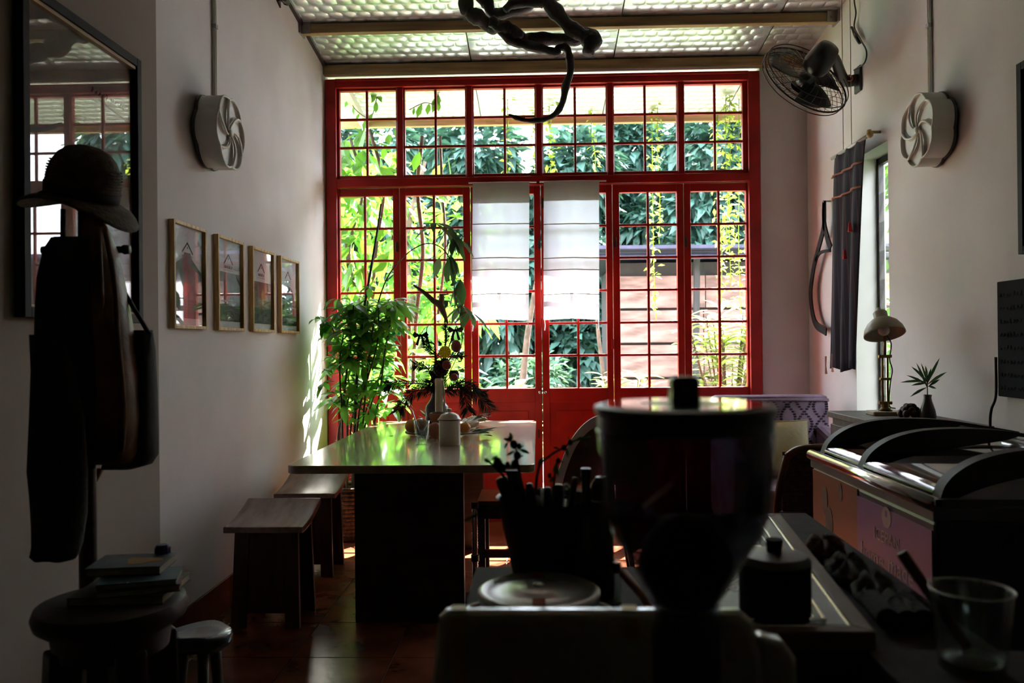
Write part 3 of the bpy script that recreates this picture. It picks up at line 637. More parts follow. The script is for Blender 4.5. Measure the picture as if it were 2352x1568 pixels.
# ================================================================== WALL PICTURES
def quadX(x, y0, y1, z0, z1, t):  # upright slab facing +X
    return ((x, y0, z0), (x + t, y1, z1))
mat('print_dark', (0.085, 0.10, 0.10), 0.6, vary=0.5, scale=14)
mat('print_panel', (0.030, 0.055, 0.045), 0.6, vary=0.2)
mat('print_red', (0.30, 0.05, 0.04), 0.6)
mat('print_orange', (0.55, 0.28, 0.03), 0.6)
mat('print_brown', (0.16, 0.085, 0.045), 0.6, vary=0.3, scale=9)
FR = [(3.235, 3.560), (3.690, 4.020), (4.145, 4.490), (4.605, 4.965)]
flab = ['nearest framed print with dark house photo and roof logo', 'second framed print from the coat stand with red figure', 'third framed print with the orange figure', 'farthest framed print, next to the window wall']
for k, (y0, y1) in enumerate(FR):
    z0, z1 = 1.328, 1.775; fw = 0.014; D = 0.024
    o = thing('framed_print', flab[k], 'picture', (XL, (y0 + y1) / 2, z0), 'framed prints in a row on the left wall')
    for a, b in (((XL + .001, y0, z0), (XL + D, y0 + fw, z1)), ((XL + .001, y1 - fw, z0), (XL + D, y1, z1)), ((XL + .001, y0 + fw, z0), (XL + D, y1 - fw, z0 + fw)), ((XL + .001, y0 + fw, z1 - fw), (XL + D, y1 - fw, z1))):
        MB().box(a, b).build('frame_strip', 'pale_wood', o, world=True, bevel=.0015)
    pr = MB().box((XL + .002, y0 + fw, z0 + fw), (XL + .006, y1 - fw, z1 - fw)).build('print', 'paper', o, world=True)
    yc = (y0 + y1) / 2; xs = XL + .0062
    def flat(pts, mt, nm='printed_shape', lift=0.0):
        MB().prism([(xs + lift, y, z) for y, z in pts], (.0006, 0, 0)).build(nm, mt, pr, world=True)
    # roof logo: two slanted bars and a line of lettering
    ap = (yc, z1 - .075)
    for s in (-1, 1): flat([(ap[0], ap[1]), (ap[0], ap[1] - .010), (ap[0] + s*.052, ap[1] - .052), (ap[0] + s*.056, ap[1] - .046)], 'ink', 'logo_bar')
    flat([(ap[0] + .004, ap[1] - .022), (ap[0] - .004, ap[1] - .022), (ap[0] - .003, ap[1] - .030), (ap[0] + .003, ap[1] - .030)], 'ink', 'logo_mark')
    text_mesh('NHÀ BÀ 27', .020, lambda c: Vector((xs + .0004 + c.z, yc + c.x, ap[1] - .072 + c.y)), .0002).build('lettering', 'ink', pr, world=True)
    flat([(yc - .058, ap[1] - .080), (yc + .058, ap[1] - .080), (yc + .058, ap[1] - .0815), (yc - .058, ap[1] - .0815)], 'ink', 'rule_line')
    a, b = y0 + fw + .004, y1 - fw - .004
    if k == 0: flat([(a, z0 + .045), (b, z0 + .045), (b, z0 + .245), (yc + .035, z0 + .305), (yc + .030, z0 + .325), (yc - .030, z0 + .325), (yc - .035, z0 + .305), (a, z0 + .26)], 'print_dark')
    elif k == 1: flat([(a, z0 + .045), (b, z0 + .045), (b, z0 + .28), (a, z0 + .28)], 'print_dark')
    elif k == 2: flat([(a, z0 + .045), (b, z0 + .045), (b, z0 + .27), (a, z0 + .27)], 'print_brown')
    else: flat([(a, z0 + .045), (b, z0 + .045), (b, z0 + .20)] + [(yc + .115 * math.cos(t * PI / 10), z0 + .20 + .085 * math.sin(t * PI / 10)) for t in range(11)] + [(a, z0 + .20)], 'print_dark')
    flat([(a, z0 + .045), (b, z0 + .045), (b, z0 + .125), (yc - .02, z0 + .125), (a, z0 + .135)], 'print_panel', 'caption_panel', .0007)
    for r in range(5): flat([(a + .012, z0 + .112 - r * .012), (b - .05 - R2(0, .05), z0 + .112 - r * .012), (b - .05, z0 + .1105 - r * .012), (a + .012, z0 + .1105 - r * .012)], 'print_dark', 'caption_line', .0015)
    if k in (0, 1): flat([(yc - .05, z0 + .14), (yc + .01, z0 + .14), (yc + .02, z0 + .19), (yc - .03, z0 + .20)], 'print_red', 'printed_shape', .0007)
    if k == 1: flat([(yc - .055, z0 + .15), (yc - .03, z0 + .15), (yc - .025, z0 + .23), (yc - .05, z0 + .235)], 'print_red', 'printed_shape', .0012)
    if k == 2: flat([(yc + .01, z0 + .14), (yc + .035, z0 + .15), (yc + .045, z0 + .21), (yc + .02, z0 + .235), (yc - .005, z0 + .21)], 'print_orange', 'printed_shape', .0007)
    MB().box((XL + .012, y0 + fw - .001, z0 + fw - .001), (XL + .0145, y1 - fw + .001, z1 - fw + .001)).build('glass', 'picture_glass', o, world=True)

# big framed poster near the coat stand, tilted off the wall at its top
mat('poster', (0.16, 0.125, 0.085), 0.7, vary=0.25, scale=3)
mat('old_frame', (0.016, 0.010, 0.008), 0.65, vary=.3, spec=.2)
mat('gold_edge', (0.42, 0.27, 0.10), 0.5)
o = thing('framed_poster', 'large dark framed poster behind the coat stand reflecting the window', 'picture', (XL + .06, 2.65, 1.34))
fx = XL + .0615; fw = .030; py0, py1, pz0, pz1 = atX(58, 730, fx + .03).y, atX(328, 500, fx + .03).y, atX(328, 742, fx + .03).z, atX(328, 142, fx + .03).z
def fst(a, b, m='old_frame', n='frame_strip'): return MB().box(a, b).build(n, m, o, world=True, bevel=.002)
fst((fx, py0, pz0), (fx + .030, py0 + fw, pz1)); fst((fx, py1 - fw, pz0), (fx + .030, py1, pz1)); fst((fx, py0 + fw, pz0), (fx + .030, py1 - fw, pz0 + fw)); fst((fx, py0 + fw, pz1 - fw), (fx + .030, py1 - fw, pz1))
for a, b in (((fx, py0 + fw, pz1 - fw - .012), (fx + .024, py1 - fw, pz1 - fw)), ((fx, py0 + fw, pz0 + fw), (fx + .018, py1 - fw, pz0 + fw + .008))): fst(a, b, 'gold_edge', 'inner_slip')
sheet = MB().box((fx + .002, py0 + fw, pz0 + fw), (fx + .006, py1 - fw, pz1 - fw)).build('poster_sheet', 'poster', o, world=True)
def scribble(x, sx, y0, z0, n, step, h, sy, mt, par, nm='handwriting', r=.0012):
    """a line of illegible strokes on an upright face"""
    m = MB(); y = y0
    for k in range(n):
        q = [(x, y + sy * step * R2(0, .3), z0 + h * R2(0, .2)), (x, y + sy * step * R2(.2, .6), z0 + h * R2(.5, 1)), (x, y + sy * step * R2(.5, .9), z0 + h * R2(0, .5))]
        m.tube(q, r, 4); y += sy * step
    return m.build(nm, mt, par, world=True)
scribble(fx + .0066, 1, 2.55, 2.075, 11, .022, .022, 1, 'ink', sheet, 'faded_title', .0022)
MB().box((fx + .012, py0 + fw - .001, pz0 + fw - .001), (fx + .015, py1 - fw + .001, pz1 - fw + .001)).build('glass', 'picture_glass', o, world=True)

# ================================================================== FLOWER SHAPED WALL VENTILATORS
mat('vent_shade', (0.58, 0.57, 0.50), 0.5, vary=.03)
def flower_vent(lab, c, nx, r, depth, spin):
    """wall ventilator: scalloped drum, six swirling petals; faces along nx*X"""
    c = Vector(c); o = thing('flower_ventilator', lab, 'ventilator', c, 'flower shaped wall ventilators')
    def P(a, q, d): return c + Vector((nx * d, math.cos(a) * q * (1 if nx > 0 else -1) * -1, math.sin(a) * q))
    K = 6; n = 96
    def rim(a): t = (a - spin) * K / (2*PI); f = t - math.floor(t); return r * (0.90 + 0.11 * math.sin(PI * min(1, f ** 0.8)))
    ring = lambda d, s=1.0: [P(2*PI*i/n, rim(2*PI*i/n) * s, d) for i in range(n)]
    MB().loft([ring(0.0, .90), ring(0.012, .97), ring(.02), ring(depth * .93), ring(depth, .985), ring(depth - .012, .955)]).build('drum', 'white_plastic', o, world=True, smooth='angle')
    MB().loft([ring(0.0015, .93), ring(0.012, 1.03), ring(.022, 1.02)]).build('back_plate', 'black_plastic', o, world=True)
    for k in range(K):
        a0 = spin + 2*PI*k/K; path = []
        for i in range(15):
            t = i / 14; q = r * (.10 + .87 * t); a = a0 - 0.95 * (1 - t) ** 1.15; path.append(P(a, q if t < .97 else rim(a0) * .96, depth - .004 + .010 * math.sin(PI * t)))
        MB().tube(path, lerp_list([.004, .006, .007], 15), 7).build('petal_rib', 'white_plastic', o, world=True, smooth=True)
        def S(u, v, a0=a0):
            q = r * (.10 + .86 * v); a = a0 + (2*PI/K) * u - 0.95 * (1 - v) ** 1.15
            if v > .97: q = rim(a0 + 2*PI/K*u) * .955
            return P(a, q, depth - .006 - .026 * math.sin(PI * u) ** .8 * (.35 + .65 * v) + .006 * v)
        MB().grid(S, 8, 10).build('petal', 'vent_shade', o, world=True, smooth=True)
    arc = [P(2*PI*i/n, rim(2*PI*i/n) * .985, depth) for i in range(n + 1)]
    MB().tube(arc, .0055, 6, False).build('rim', 'white_plastic', o, world=True, smooth=True)
    MB().lathe([(.016, 0), (.018, .012), (.012, .018), (.002, .019)], 16, P(0, 0, depth - .008), (nx, 0, 0)).build('hub', 'white_plastic', o, world=True, smooth=True)
    return o
vL = atX(529, 306, XL + .115); flower_vent('flower shaped white ventilator on the left wall above the prints', (XL + .001, vL.y, vL.z), 1, .168, .115, .5)
vR = atX(2106, 299, XR - .115); flower_vent('flower shaped white ventilator on the right wall', (XR - .001, vR.y, vR.z), -1, .168, .115, .2)
def conduit(lab, x, y, z0, s):
    o = thing('cable_conduit', lab, 'conduit', (x, y, z0), 'slim conduits above the ventilators')
    z1 = zc(y); MB().box((x if s > 0 else x - .016, y - .010, z0), (x + .016 if s > 0 else x, y + .010, z1)).build('channel', 'white_plastic', o, world=True, bevel=.002)
    MB().box((x + s*.016, y - .004, z0), (x + s*.0185, y + .004, z1)).build('lid', 'cream_paint', o, world=True)
    k = z0 + .35
    while k < z1: MB().box((min(x, x + s*.020), y - .013, k), (max(x, x + s*.020), y + .013, k + .018)).build('clip', 'grey_steel', o, world=True); k += .5
conduit('slim cable conduit rising from the left wall ventilator', XL + .001, atX(489, 150, XL).y, vL.z + .165, 1)
conduit('slim cable conduit rising from the right wall ventilator', XR - .001, atX(2140, 150, XR).y, vR.z + .165, -1)

# ================================================================== BLACK WALL FAN
mat('orange_print', (0.45, 0.12, 0.05), .5)
wp = atX(1972, 183, XR - .005); fc = atY(1850, 182, 4.62); fn = Vector((-.335, .773, -.519)).normalized()
o = thing('wall_fan', 'black oscillating wall fan tilted down beside the right corner', 'fan', (XR, wp.y, wp.z - .1))
MB().box((XR - .016, wp.y - .045, wp.z - .075), (XR, wp.y + .045, wp.z + .075)).build('wall_plate', 'black_plastic', o, world=True, bevel=.006)
neck = fc - fn * .20
MB().tube(smooth_path([(XR - .012, wp.y, wp.z), (XR - .09, wp.y, wp.z), (neck.x + .05, neck.y + .03, neck.z - .03), neck + Vector((0, 0, -.02))], 5), lerp_list([.034, .034, .026, .024], 16), 10).build('arm', 'black_plastic', o, world=True, smooth=True)
MB().torus((XR - .07, wp.y - .0345, wp.z), (0, 1, 0), .017, .004, 20, 6).build('control_ring', 'orange_print', o, world=True, smooth=True)
MB().lathe([(.006, 0), (.006, .003)], 10, (XR - .135, wp.y - .034, wp.z + .012), (0, -1, 0)).build('marker_dot', 'orange_print', o, world=True)
MB().lathe([(.030, 0), (.070, .015), (.078, .05), (.074, .12), (.055, .165), (.01, .175)], 20, fc - fn * .06, -fn).build('motor', 'black_plastic', o, world=True, smooth=True)
RG = .262
gr = MB(); cg = fc
for q, z in ((RG, 0), (RG * .985, .028), (RG * .985, -.028)): gr.torus(cg + fn * z, fn, q, .0055 if z == 0 else .003, 48, 6)
gr.build('guard_rim', 'black_plastic', o, world=True, smooth=True)
Q = fn.to_track_quat('Z', 'Y').to_matrix()
for s, nm in ((1, 'front_grille'), (-1, 'rear_grille')):
    g = MB()
    for k in range(30):
        a = 2*PI*k/30; pth = []
        for i in range(6):
            t = i / 5; a2 = a + .5 * t; q = .055 + (RG - .06) * t; pth.append(cg + Q @ Vector((q * math.cos(a2), q * math.sin(a2), s * (.062 * (1 - t ** 2.2) + .004))))
        g.tube(pth, .0014, 4, False)
    for q, z in ((.12, .052), (.19, .034)): g.torus(cg + fn * (s * z), fn, q, .0016, 40, 4)
    gg = g.build(nm, 'black_plastic', o, world=True)
MB().lathe([(.001, .012), (.05, .008), (.056, 0), (.05, -.004)], 20, cg + fn * .062, fn).build('badge_cap', 'black_plastic', o, world=True, smooth=True)
for k in range(3):
    a0 = 2*PI*k/3 + .4
    def B(u, v, a0=a0):
        q = .045 + .19 * v; a = a0 + (u - .5) * (1.5 * (1 - .35 * v)) + .35 * v; return cg + Q @ Vector((q * math.cos(a), q * math.sin(a), .03 * (u - .5)))
    MB().grid(B, 6, 6)  .build('blade', 'black_plastic', o, world=True, smooth=True, solid=.003)
MB().lathe([(.045, -.03), (.045, .03), (.02, .04)], 18, cg, fn).build('blade_hub', 'black_plastic', o, world=True, smooth=True)
P_ = smooth_path([(XR - .04, wp.y - .02, wp.z + .05), atX(1985, 145, XR - .02), atX(1990, 118, XR - .02), atX(1976, 90, XR - .02), atX(1962, 62, XR - .02), atX(1966, 30, XR - .02), atX(1962, 0, XR - .02), atX(1962, -60, XR - .02)], 6)
o2 = thing('fan_cable', 'black cable with plug looping above the wall fan', 'cable', P_[0]); MB().tube(P_, .0045, 6).build('wire', 'black_plastic', o2, world=True, smooth=True)
MB().tube([atX(1956, 62, XR - .022), atX(1966, 82, XR - .022), atX(1975, 98, XR - .022)], [.006, .014, .011], 8).build('plug', 'black_plastic', o2, world=True, smooth=True)

# ================================================================== STRIPED CLOTH, STRAP, WALL BOARDS ON THE RIGHT
def stripe_mat(name, cols, sc):
    m = bpy.data.materials.new(name); m.use_nodes = True; nt = m.node_tree; N = nt.nodes; L = nt.links; b = N['Principled BSDF']; b.inputs['Roughness'].default_value = .9
    tc = N.new('ShaderNodeTexCoord'); sp = N.new('ShaderNodeSeparateXYZ'); L.new(tc.outputs['Object'], sp.inputs[0])
    mu = N.new('ShaderNodeMath'); mu.operation = 'MULTIPLY'; mu.inputs[1].default_value = sc; L.new(sp.outputs[1], mu.inputs[0])
    fr = N.new('ShaderNodeMath'); fr.operation = 'FRACT'; L.new(mu.outputs[0], fr.inputs[0])
    cr = N.new('ShaderNodeValToRGB'); cr.color_ramp.interpolation = 'CONSTANT'
    while len(cr.color_ramp.elements) < len(cols): cr.color_ramp.elements.new(.5)
    for e, (p, c) in zip(cr.color_ramp.elements, cols): e.position = p; e.color = (*c, 1)
    L.new(fr.outputs[0], cr.inputs[0]); L.new(cr.outputs[0], b.inputs['Base Color']); MATS[name] = m
stripe_mat('ethnic_stripe', [(0, (.010, .008, .018)), (.25, (.055, .016, .020)), (.33, (.010, .009, .022)), (.55, (.030, .020, .035)), (.62, (.008, .007, .015)), (.85, (.065, .025, .022)), (.90, (.008, .010, .035))], 9.0)
mat('red_tassel', (.55, .02, .02), .8); mat('band_orange', (.35, .12, .07), .8)
Xc = XR - .10; ty0, ty1 = atX(1985, 330, Xc).y, atX(1915, 365, Xc).y; tz1 = 2.36
o = thing('striped_cloth', 'dark striped woven cloth hanging from a rod before the narrow window', 'textile', (Xc, (ty0 + ty1) / 2, 1.05))
def CL(u, v):
    w = 1 - .30 * (1 - v) ** .8 * u; z = 1.08 + (tz1 - 1.08) * v; y = ty1 + .10 * (1 - v) ** .6 + (ty0 - ty1) * (u * (.86 + .14 * v ** 1.6)) ; return Vector((Xc + .018 * math.sin(u * 19 + 1.5 * v) * (1.05 - v * .6), y, z + .015 * math.sin(u * 9) * (1 - v)))
MB().grid(CL, 30, 24).build('cloth', 'ethnic_stripe', o, world=True, smooth=True, solid=.004)
for py in (.905, .80): MB().tube([CL(u / 14, py) + Vector((-.012, 0, 0)) for u in range(15)], .006, 6).build('woven_band', 'band_orange', o, world=True, smooth=True)
for px, py in ((1952, 520), (1940, 583)):
    p = atX(px, py, Xc - .03); MB().lathe([(.001, .03), (.008, .02), (.012, -.015), (.014, -.03)], 8, p).build('tassel', 'red_tassel', o, world=True)
for px, py in ((1897, 840), (1912, 835)):
    p = atX(px, py, Xc - .01); MB().tube([p + Vector((0, 0, .06)), p + Vector((0, .004, 0)), p + Vector((0, -.003, -.05))], [.006, .004, .008], 6).build('fringe', 'band_orange', o, world=True)
MB().tube([(Xc, ty1 + .03, tz1), (Xc, ty0 - .07, tz1)], .010, 8).build('rod', 'grey_steel', o, world=True, smooth=True)
MB().sphere((Xc, ty0 - .075, tz1), .018).build('finial', 'gold_edge', o, world=True, smooth=True)
kp = atX(2022, 303, XR); MB().lathe([(.008, 0), (.008, .05), (.016, .055), (.014, .07)], 10, (XR, kp.y, kp.z), (-1, 0, 0)).build('wall_hook', 'gold_edge', o, world=True, smooth=True)
for px in (1937, 1956): p = atX(px, 345, Xc); MB().tube([(Xc, p.y, tz1), (Xc, p.y, zc(p.y) + .01)], .0025, 5).build('hanging_cord', 'grey_steel', o, world=True)
Xs = XR - .05
o = thing('leather_strap', 'black strap loop hanging on the right wall beside the striped cloth', 'strap', atX(1890, 765, Xs))
def strap(pts, w, nm):
    P_ = smooth_path([atX(x, y, Xs) for x, y in pts], 8); r = []
    for i, p in enumerate(P_):
        d = (P_[min(i+1, len(P_)-1)] - P_[max(i-1, 0)]).normalized(); n = d.cross(Vector((1, 0, 0))).normalized() * w / 2; r.append([p - n + Vector((.004, 0, 0)), p + n + Vector((.004, 0, 0)), p + n - Vector((.004, 0, 0)), p - n - Vector((.004, 0, 0))])
    MB().loft(r).build(nm, 'black_cloth', o, world=True)
strap([(1893, 462), (1892, 520), (1880, 570), (1868, 620), (1862, 680), (1872, 740), (1898, 762)], .052, 'strap_loop')
strap([(1893, 462), (1893, 510), (1900, 545), (1908, 570)], .052, 'strap_end'); strap([(1872, 600), (1885, 580), (1908, 575)], .02, 'strap_cross')
MB().lathe([(.006, 0), (.006, .052), (.010, .056)], 8, (XR - .001, atX(1893, 462, Xs).y, atX(1893, 462, Xs).z), (-1, 0, 0)).build('nail', 'grey_steel', o, world=True)

mat('chalkboard', (.012, .013, .015), .9, spec=.15, vary=.2, scale=4); mat('chalk', (.07, .068, .065), .9)
Xb = XR - .075
o = thing('chalkboard', 'small chalkboard with faint handwriting at the right edge', 'chalkboard', (Xb, 3.05, 1.02))
bz0, bz1 = 1.025, 1.478; by1 = atX(2290, 700, Xb).y; by0 = by1 - .62
bd = MB().box((Xb, by0, bz0), (XR - .0505, by1, bz1)).build('board', 'chalkboard', o, world=True, bevel=.003)
for r in range(8): scribble(Xb - .0008, -1, by1 - .02, bz1 - .065 - r * .052, 14, .022, .024, -1, 'chalk', bd, 'chalk_writing', .0009)
P_ = smooth_path([(Xb - .004, by1 + .006, 1.18), (Xb - .004, by1 + .008, 1.03), (Xb - .01, by1 + .03, .97), (Xb - .01, by1 + .04, .90), (Xb - .01, by1 + .03, .7)], 6)
tag(MB().tube(P_, .006, 6).build('power_cable', 'black_plastic', smooth=True), 'black cable dropping beside the chalkboard', 'cable')
o = thing('dark_picture', 'dark wooden frame cut by the right picture edge', 'picture', (XR - .05, 2.9, 1.57))
ey1 = atX(2339, 400, XR - .075).y
for a, b in (((XR - .08, ey1 - .03, 1.57), (XR - .052, ey1, 2.29)), ((XR - .08, ey1 - .6, 1.57), (XR - .052, ey1 - .57, 2.29)), ((XR - .08, ey1 - .57, 1.57), (XR - .052, ey1 - .03, 1.60)), ((XR - .08, ey1 - .57, 2.26), (XR - .052, ey1 - .03, 2.29))): MB().box(a, b).build('frame_strip', 'old_frame', o, world=True, bevel=.002)
MB().box((XR - .062, ey1 - .575, 1.595), (XR - .053, ey1 - .025, 2.265)).build('print', 'print_brown', o, world=True)

# ================================================================== DRIFTWOOD HANGING FROM THE CEILING
YD = 4.55
o = thing('hanging_driftwood', 'black twisted driftwood branch hanging from the ceiling', 'branch', atY(1210, 120, YD))
def limb(pts, rads, Yoff=0.0, nm='limb'):
    P_ = smooth_path([atY(x, y, YD + Yoff + (dy if dy else 0)) for x, y, dy in pts], 7); rr = [1.25 * r / ppm(YD) for r in lerp_list(rads, len(P_))]
    rr = [q * (1 + .12 * math.sin(i * .55 + pts[0][0]) + .05 * math.sin(i * 1.3)) for i, q in enumerate(rr)]
    MB().tube(P_, rr, 10).build(nm, 'dark_bark', o, world=True, smooth=True)
limb([(1078, -40, .1), (1070, 10, 0), (1080, 30, 0), (1100, 42, 0), (1125, 60, .03), (1150, 62, 0), (1185, 88, 0), (1215, 92, .04), (1260, 90, .04), (1310, 90, 0), (1345, 80, 0), (1358, 95, 0), (1350, 122, -.03)], [13, 13, 14, 14, 13, 12, 15, 14, 12, 12, 16, 19, 11])
limb([(1098, -8, 0), (1120, 8, 0), (1130, 30, 0), (1160, 30, .02), (1200, 15, 0), (1240, -5, 0), (1290, -12, .05)], [9, 12, 9, 11, 12, 12, 8], .06)
limb([(1160, 22, 0), (1180, 8, .02), (1215, 5, 0), (1250, 0, 0), (1270, 20, 0), (1295, 48, 0), (1320, 72, 0), (1345, 85, 0)], [7, 9, 10, 14, 14, 13, 14, 15], -.03)
limb([(1128, 62, 0), (1133, 45, 0), (1140, 62, 0), (1165, 65, 0), (1185, 75, 0), (1190, 88, 0)], [5, 7, 9, 12, 11, 10], -.06)
limb([(1148, 70, 0), (1175, 92, .0), (1205, 102, 0), (1245, 112, 0), (1275, 120, 0), (1283, 110, 0), (1300, 110, 0), (1308, 130, 0), (1310, 165, 0), (1300, 195, 0), (1292, 235, 0), (1275, 262, 0), (1245, 275, 0), (1210, 276, 0), (1185, 270, 0), (1168, 263, 0)], [8, 9, 9, 9, 8, 7, 7, 7, 7, 7, 6, 5, 5, 4.5, 4, 2], -.05, 'vine_tail')
for px in (1169, 1278): p = atY(px, 30, YD); MB().tube([(p.x, YD, p.z), (p.x, YD, zc(YD))], .0012, 4).build('hanging_wire', 'grey_steel', o, world=True)
o = thing('ceiling_twig', 'small dark twig hanging at the top left ceiling edge', 'twig', atX(648, 12, XL + .06))
MB().tube(smooth_path([atX(640, -6, XL + .05), atX(652, 2, XL + .07), atX(662, 8, XL + .05), atX(656, -4, XL + .08), atX(650, -40, XL + .04)], 5), .012, 7).build('stalk', 'dark_bark', o, world=True, smooth=True)
for a, b in (((640, 0), (644, 18)), ((655, 6), (660, 12))): MB().tube([atX(*a, XL + .06), atX(*b, XL + .06)], [.014, .004], 7).build('pod', 'dark_bark', o, world=True)
# ================================================================== THE LONG TABLE
TZ = 0.75; tx0, tx1, ty0_, ty1_ = -1.06, -0.016, 3.335, 5.27
o = thing('dining_table', 'long dining table with glossy top and dark slab legs', 'table', ((tx0 + tx1) / 2, 4.3, 0))
def rrect(x0, x1, y0, y1, r, z, n=6):
    out = []
    for cx, cy, a0 in ((x1 - r, y1 - r, 0), (x0 + r, y1 - r, PI/2), (x0 + r, y0 + r, PI), (x1 - r, y0 + r, 1.5*PI)):
        for k in range(n + 1): a = a0 + PI/2 * k / n; out.append(Vector((cx + r * math.cos(a), cy + r * math.sin(a), z)))
    return out
MB().prism(rrect(tx0, tx1, ty0_, ty1_, .045, TZ - .034), (0, 0, .034)).build('table_top', 'table_wood', o, world=True, bevel=.004)
lx0, lx1 = atY(815, 1300, 3.62).x, atY(1066, 1300, 3.62).x
for y in (3.62, 4.92):
    MB().box((lx0, y, 0.0), (lx1, y + .05, TZ - .034)).build('slab_leg', 'dark_wood', o, world=True, bevel=.003)
    MB().box((lx0 + .02, y + .05, TZ - .16), (lx0 + .10, y + .10, TZ - .034)).build('cleat', 'dark_wood', o, world=True)
MB().box(((lx0 + lx1) / 2 - .03, 3.67, .12), ((lx0 + lx1) / 2 + .03, 4.92, .24)).build('stretcher', 'dark_wood', o, world=True, bevel=.003)
MB().box((tx0 + .10, 3.70, TZ - .075), (tx1 - .06, 3.76, TZ - .034)).build('under_batten', 'dark_wood', o, world=True)
mat('mark', (.05, .035, .03), .6)

# ================================================================== SADDLE STOOLS
mat('stool_seat', (0.30, 0.215, 0.19), 0.27, vary=.15, scale=4, stretch=(6, 1, 6))
mat('stool_leg', (0.085, 0.030, 0.018), 0.40, vary=.25, scale=5, stretch=(5, 5, 1))
def saddle_stool(lab, cx, y0, depth, w, h):
    """curved seat dipping along x, two splayed board legs, long stretcher"""
    o = thing('saddle_stool', lab, 'stool', (cx, y0 + depth / 2, 0), 'saddle stools beside the long table')
    def sz(u): return h + .052 * (2 * u - 1) ** 2 * (1 if True else 0)
    n = 12; t = .026; top = [(cx - w/2 + w * i / n, sz(i / n)) for i in range(n + 1)]
    prof = top + [(x, z - t) for x, z in reversed(top)]
    m = MB(); m.prism([(x, y0, z) for x, z in prof], (0, depth, 0)); m.build('seat', 'stool_seat', o, world=True, bevel=.004)
    for (ya, s) in ((y0 + .035, -1), (y0 + depth - .06, 1)):
        for sx in (-1, 1):
            xa, xb = cx + sx * (w/2 - .035), cx + sx * (w/2 - .10); z1 = sz((xa - cx + w/2) / w) - t + .004; z2 = sz((xb - cx + w/2) / w) - t + .004
            sp = .022 * sx
            m = MB(); m.prism([(xb - sp * 0 - sx*.0, ya, z2), (xa, ya, z1), (xa + sp, ya, 0), (xb + sp * .4, ya, 0)], (0, .024, 0)); m.build('leg', 'stool_leg', o, world=True, bevel=.002)
        MB().box((cx - w/2 + .09, ya + .002, h - .12), (cx + w/2 - .09, ya + .022, h - .02)).build('apron', 'stool_leg', o, world=True, bevel=.002)
    MB().box((cx - .02, y0 + .05, .14), (cx + .02, y0 + depth - .05, .19)).build('stretcher', 'stool_leg', o, world=True)
    return o
# the stools stand turned: the curve runs front to back
def saddle_stool_y(lab, x0, x1, yf, d, h):
    """seat curved along y (rising at the back edge), front board legs"""
    o = thing('saddle_stool', lab, 'stool', ((x0 + x1) / 2, yf + d / 2, 0), 'saddle stools beside the long table')
    n = 12; t = .028; f = lambda u: h + .070 * u ** 1.8
    top = [(yf + d * i / n, f(i / n)) for i in range(n + 1)]; prof = top + [(y, z - t) for y, z in reversed(top)]
    MB().prism([(x0, y, z) for y, z in prof], (x1 - x0, 0, 0)).build('seat', 'stool_seat', o, world=True, bevel=.004)
    for sy in (0, 1):
        y = yf + (.045 if sy == 0 else d - .068); zt = f((y - yf) / d) - t + .006; dy = -.025 if sy == 0 else .025
        for sx in (0, 1):
            xa = x0 + .035 if sx == 0 else x1 - .10; m = MB(); ex = -.012 if sx == 0 else .012
            m.add([(xa, y, zt), (xa + .065, y, zt), (xa + .065, y + .024, zt), (xa, y + .024, zt), (xa + ex, y + dy, 0), (xa + .065 + ex, y + dy, 0), (xa + .065 + ex, y + .024 + dy, 0), (xa + ex, y + .024 + dy, 0)], [(0,1,2,3),(7,6,5,4),(0,4,5,1),(1,5,6,2),(2,6,7,3),(3,7,4,0)]); m.build('leg', 'stool_leg', o, world=True, bevel=.002)
        MB().box((x0 + .04, y + .004 + dy * .15, .06), (x1 - .04, y + .018 + dy * .15, zt - .012)).build('side_board', 'stool_leg', o, world=True, bevel=.002)
    MB().box(((x0 + x1) / 2 - .02, yf + .05, .14), ((x0 + x1) / 2 + .02, yf + d - .05, .19)).build('stretcher', 'stool_leg', o, world=True)
a = atZ(512, 1200, .475); b = atZ(690, 1203, .475)
saddle_stool_y('front wooden saddle stool nearest the camera, left of the table', a.x, b.x, a.y, .31, .455)
a = atZ(628, 1125, .475); b = atZ(752, 1128, .475)
saddle_stool_y('rear wooden saddle stool tucked nearer the window wall', a.x, b.x + .03, a.y, .31, .455)

# ================================================================== ON THE TABLE
mat('enamel', (.66, .62, .52), .28, vary=.03); mat('enamel_rim', (.05, .05, .055), .3)
mat('orange_skin', (.62, .24, .025), .45, vary=.1, bump=.2, bscale=160); mat('dull_fruit', (.30, .22, .05), .5, vary=.15)
mat('candle_wax', (.78, .70, .48), .4, vary=.05); mat('vase_glaze', (.045, .055, .10), .22, vary=.15)
mat('woven_mat', (.20, .12, .05), .8, vary=.3, scale=30); mat('leaf_dry', (.20, .20, .05), .7, vary=.3); mat('corn_husk', (.55, .42, .20), .7, vary=.2)
p = atZ(1033, 1021, TZ); jr = .0535
o = thing('enamel_jar', 'white enamel jar with lid on the table front', 'jar', (p.x, p.y, TZ)); jh = (1020 - 963) / ppm(p.y)
MB().lathe([(jr * .95, 0), (jr, .004), (jr, jh - .004), (jr * 1.02, jh), (jr * .9, jh), (jr * .9, .01)], 32, (0, 0, 0)).build('body', 'enamel', o, smooth='angle')
lid = MB().lathe([(jr * 1.10, 0), (jr * 1.10, .006), (jr * 1.0, .010), (jr * .82, .026), (jr * .45, .036), (.004, .039)], 32, (0, 0, jh)).build('lid', 'enamel', o, smooth=True)
MB().torus((0, 0, jh + .002), (0, 0, 1), jr * 1.10, .0022, 32, 6).build('rim', 'enamel_rim', lid, smooth=True)
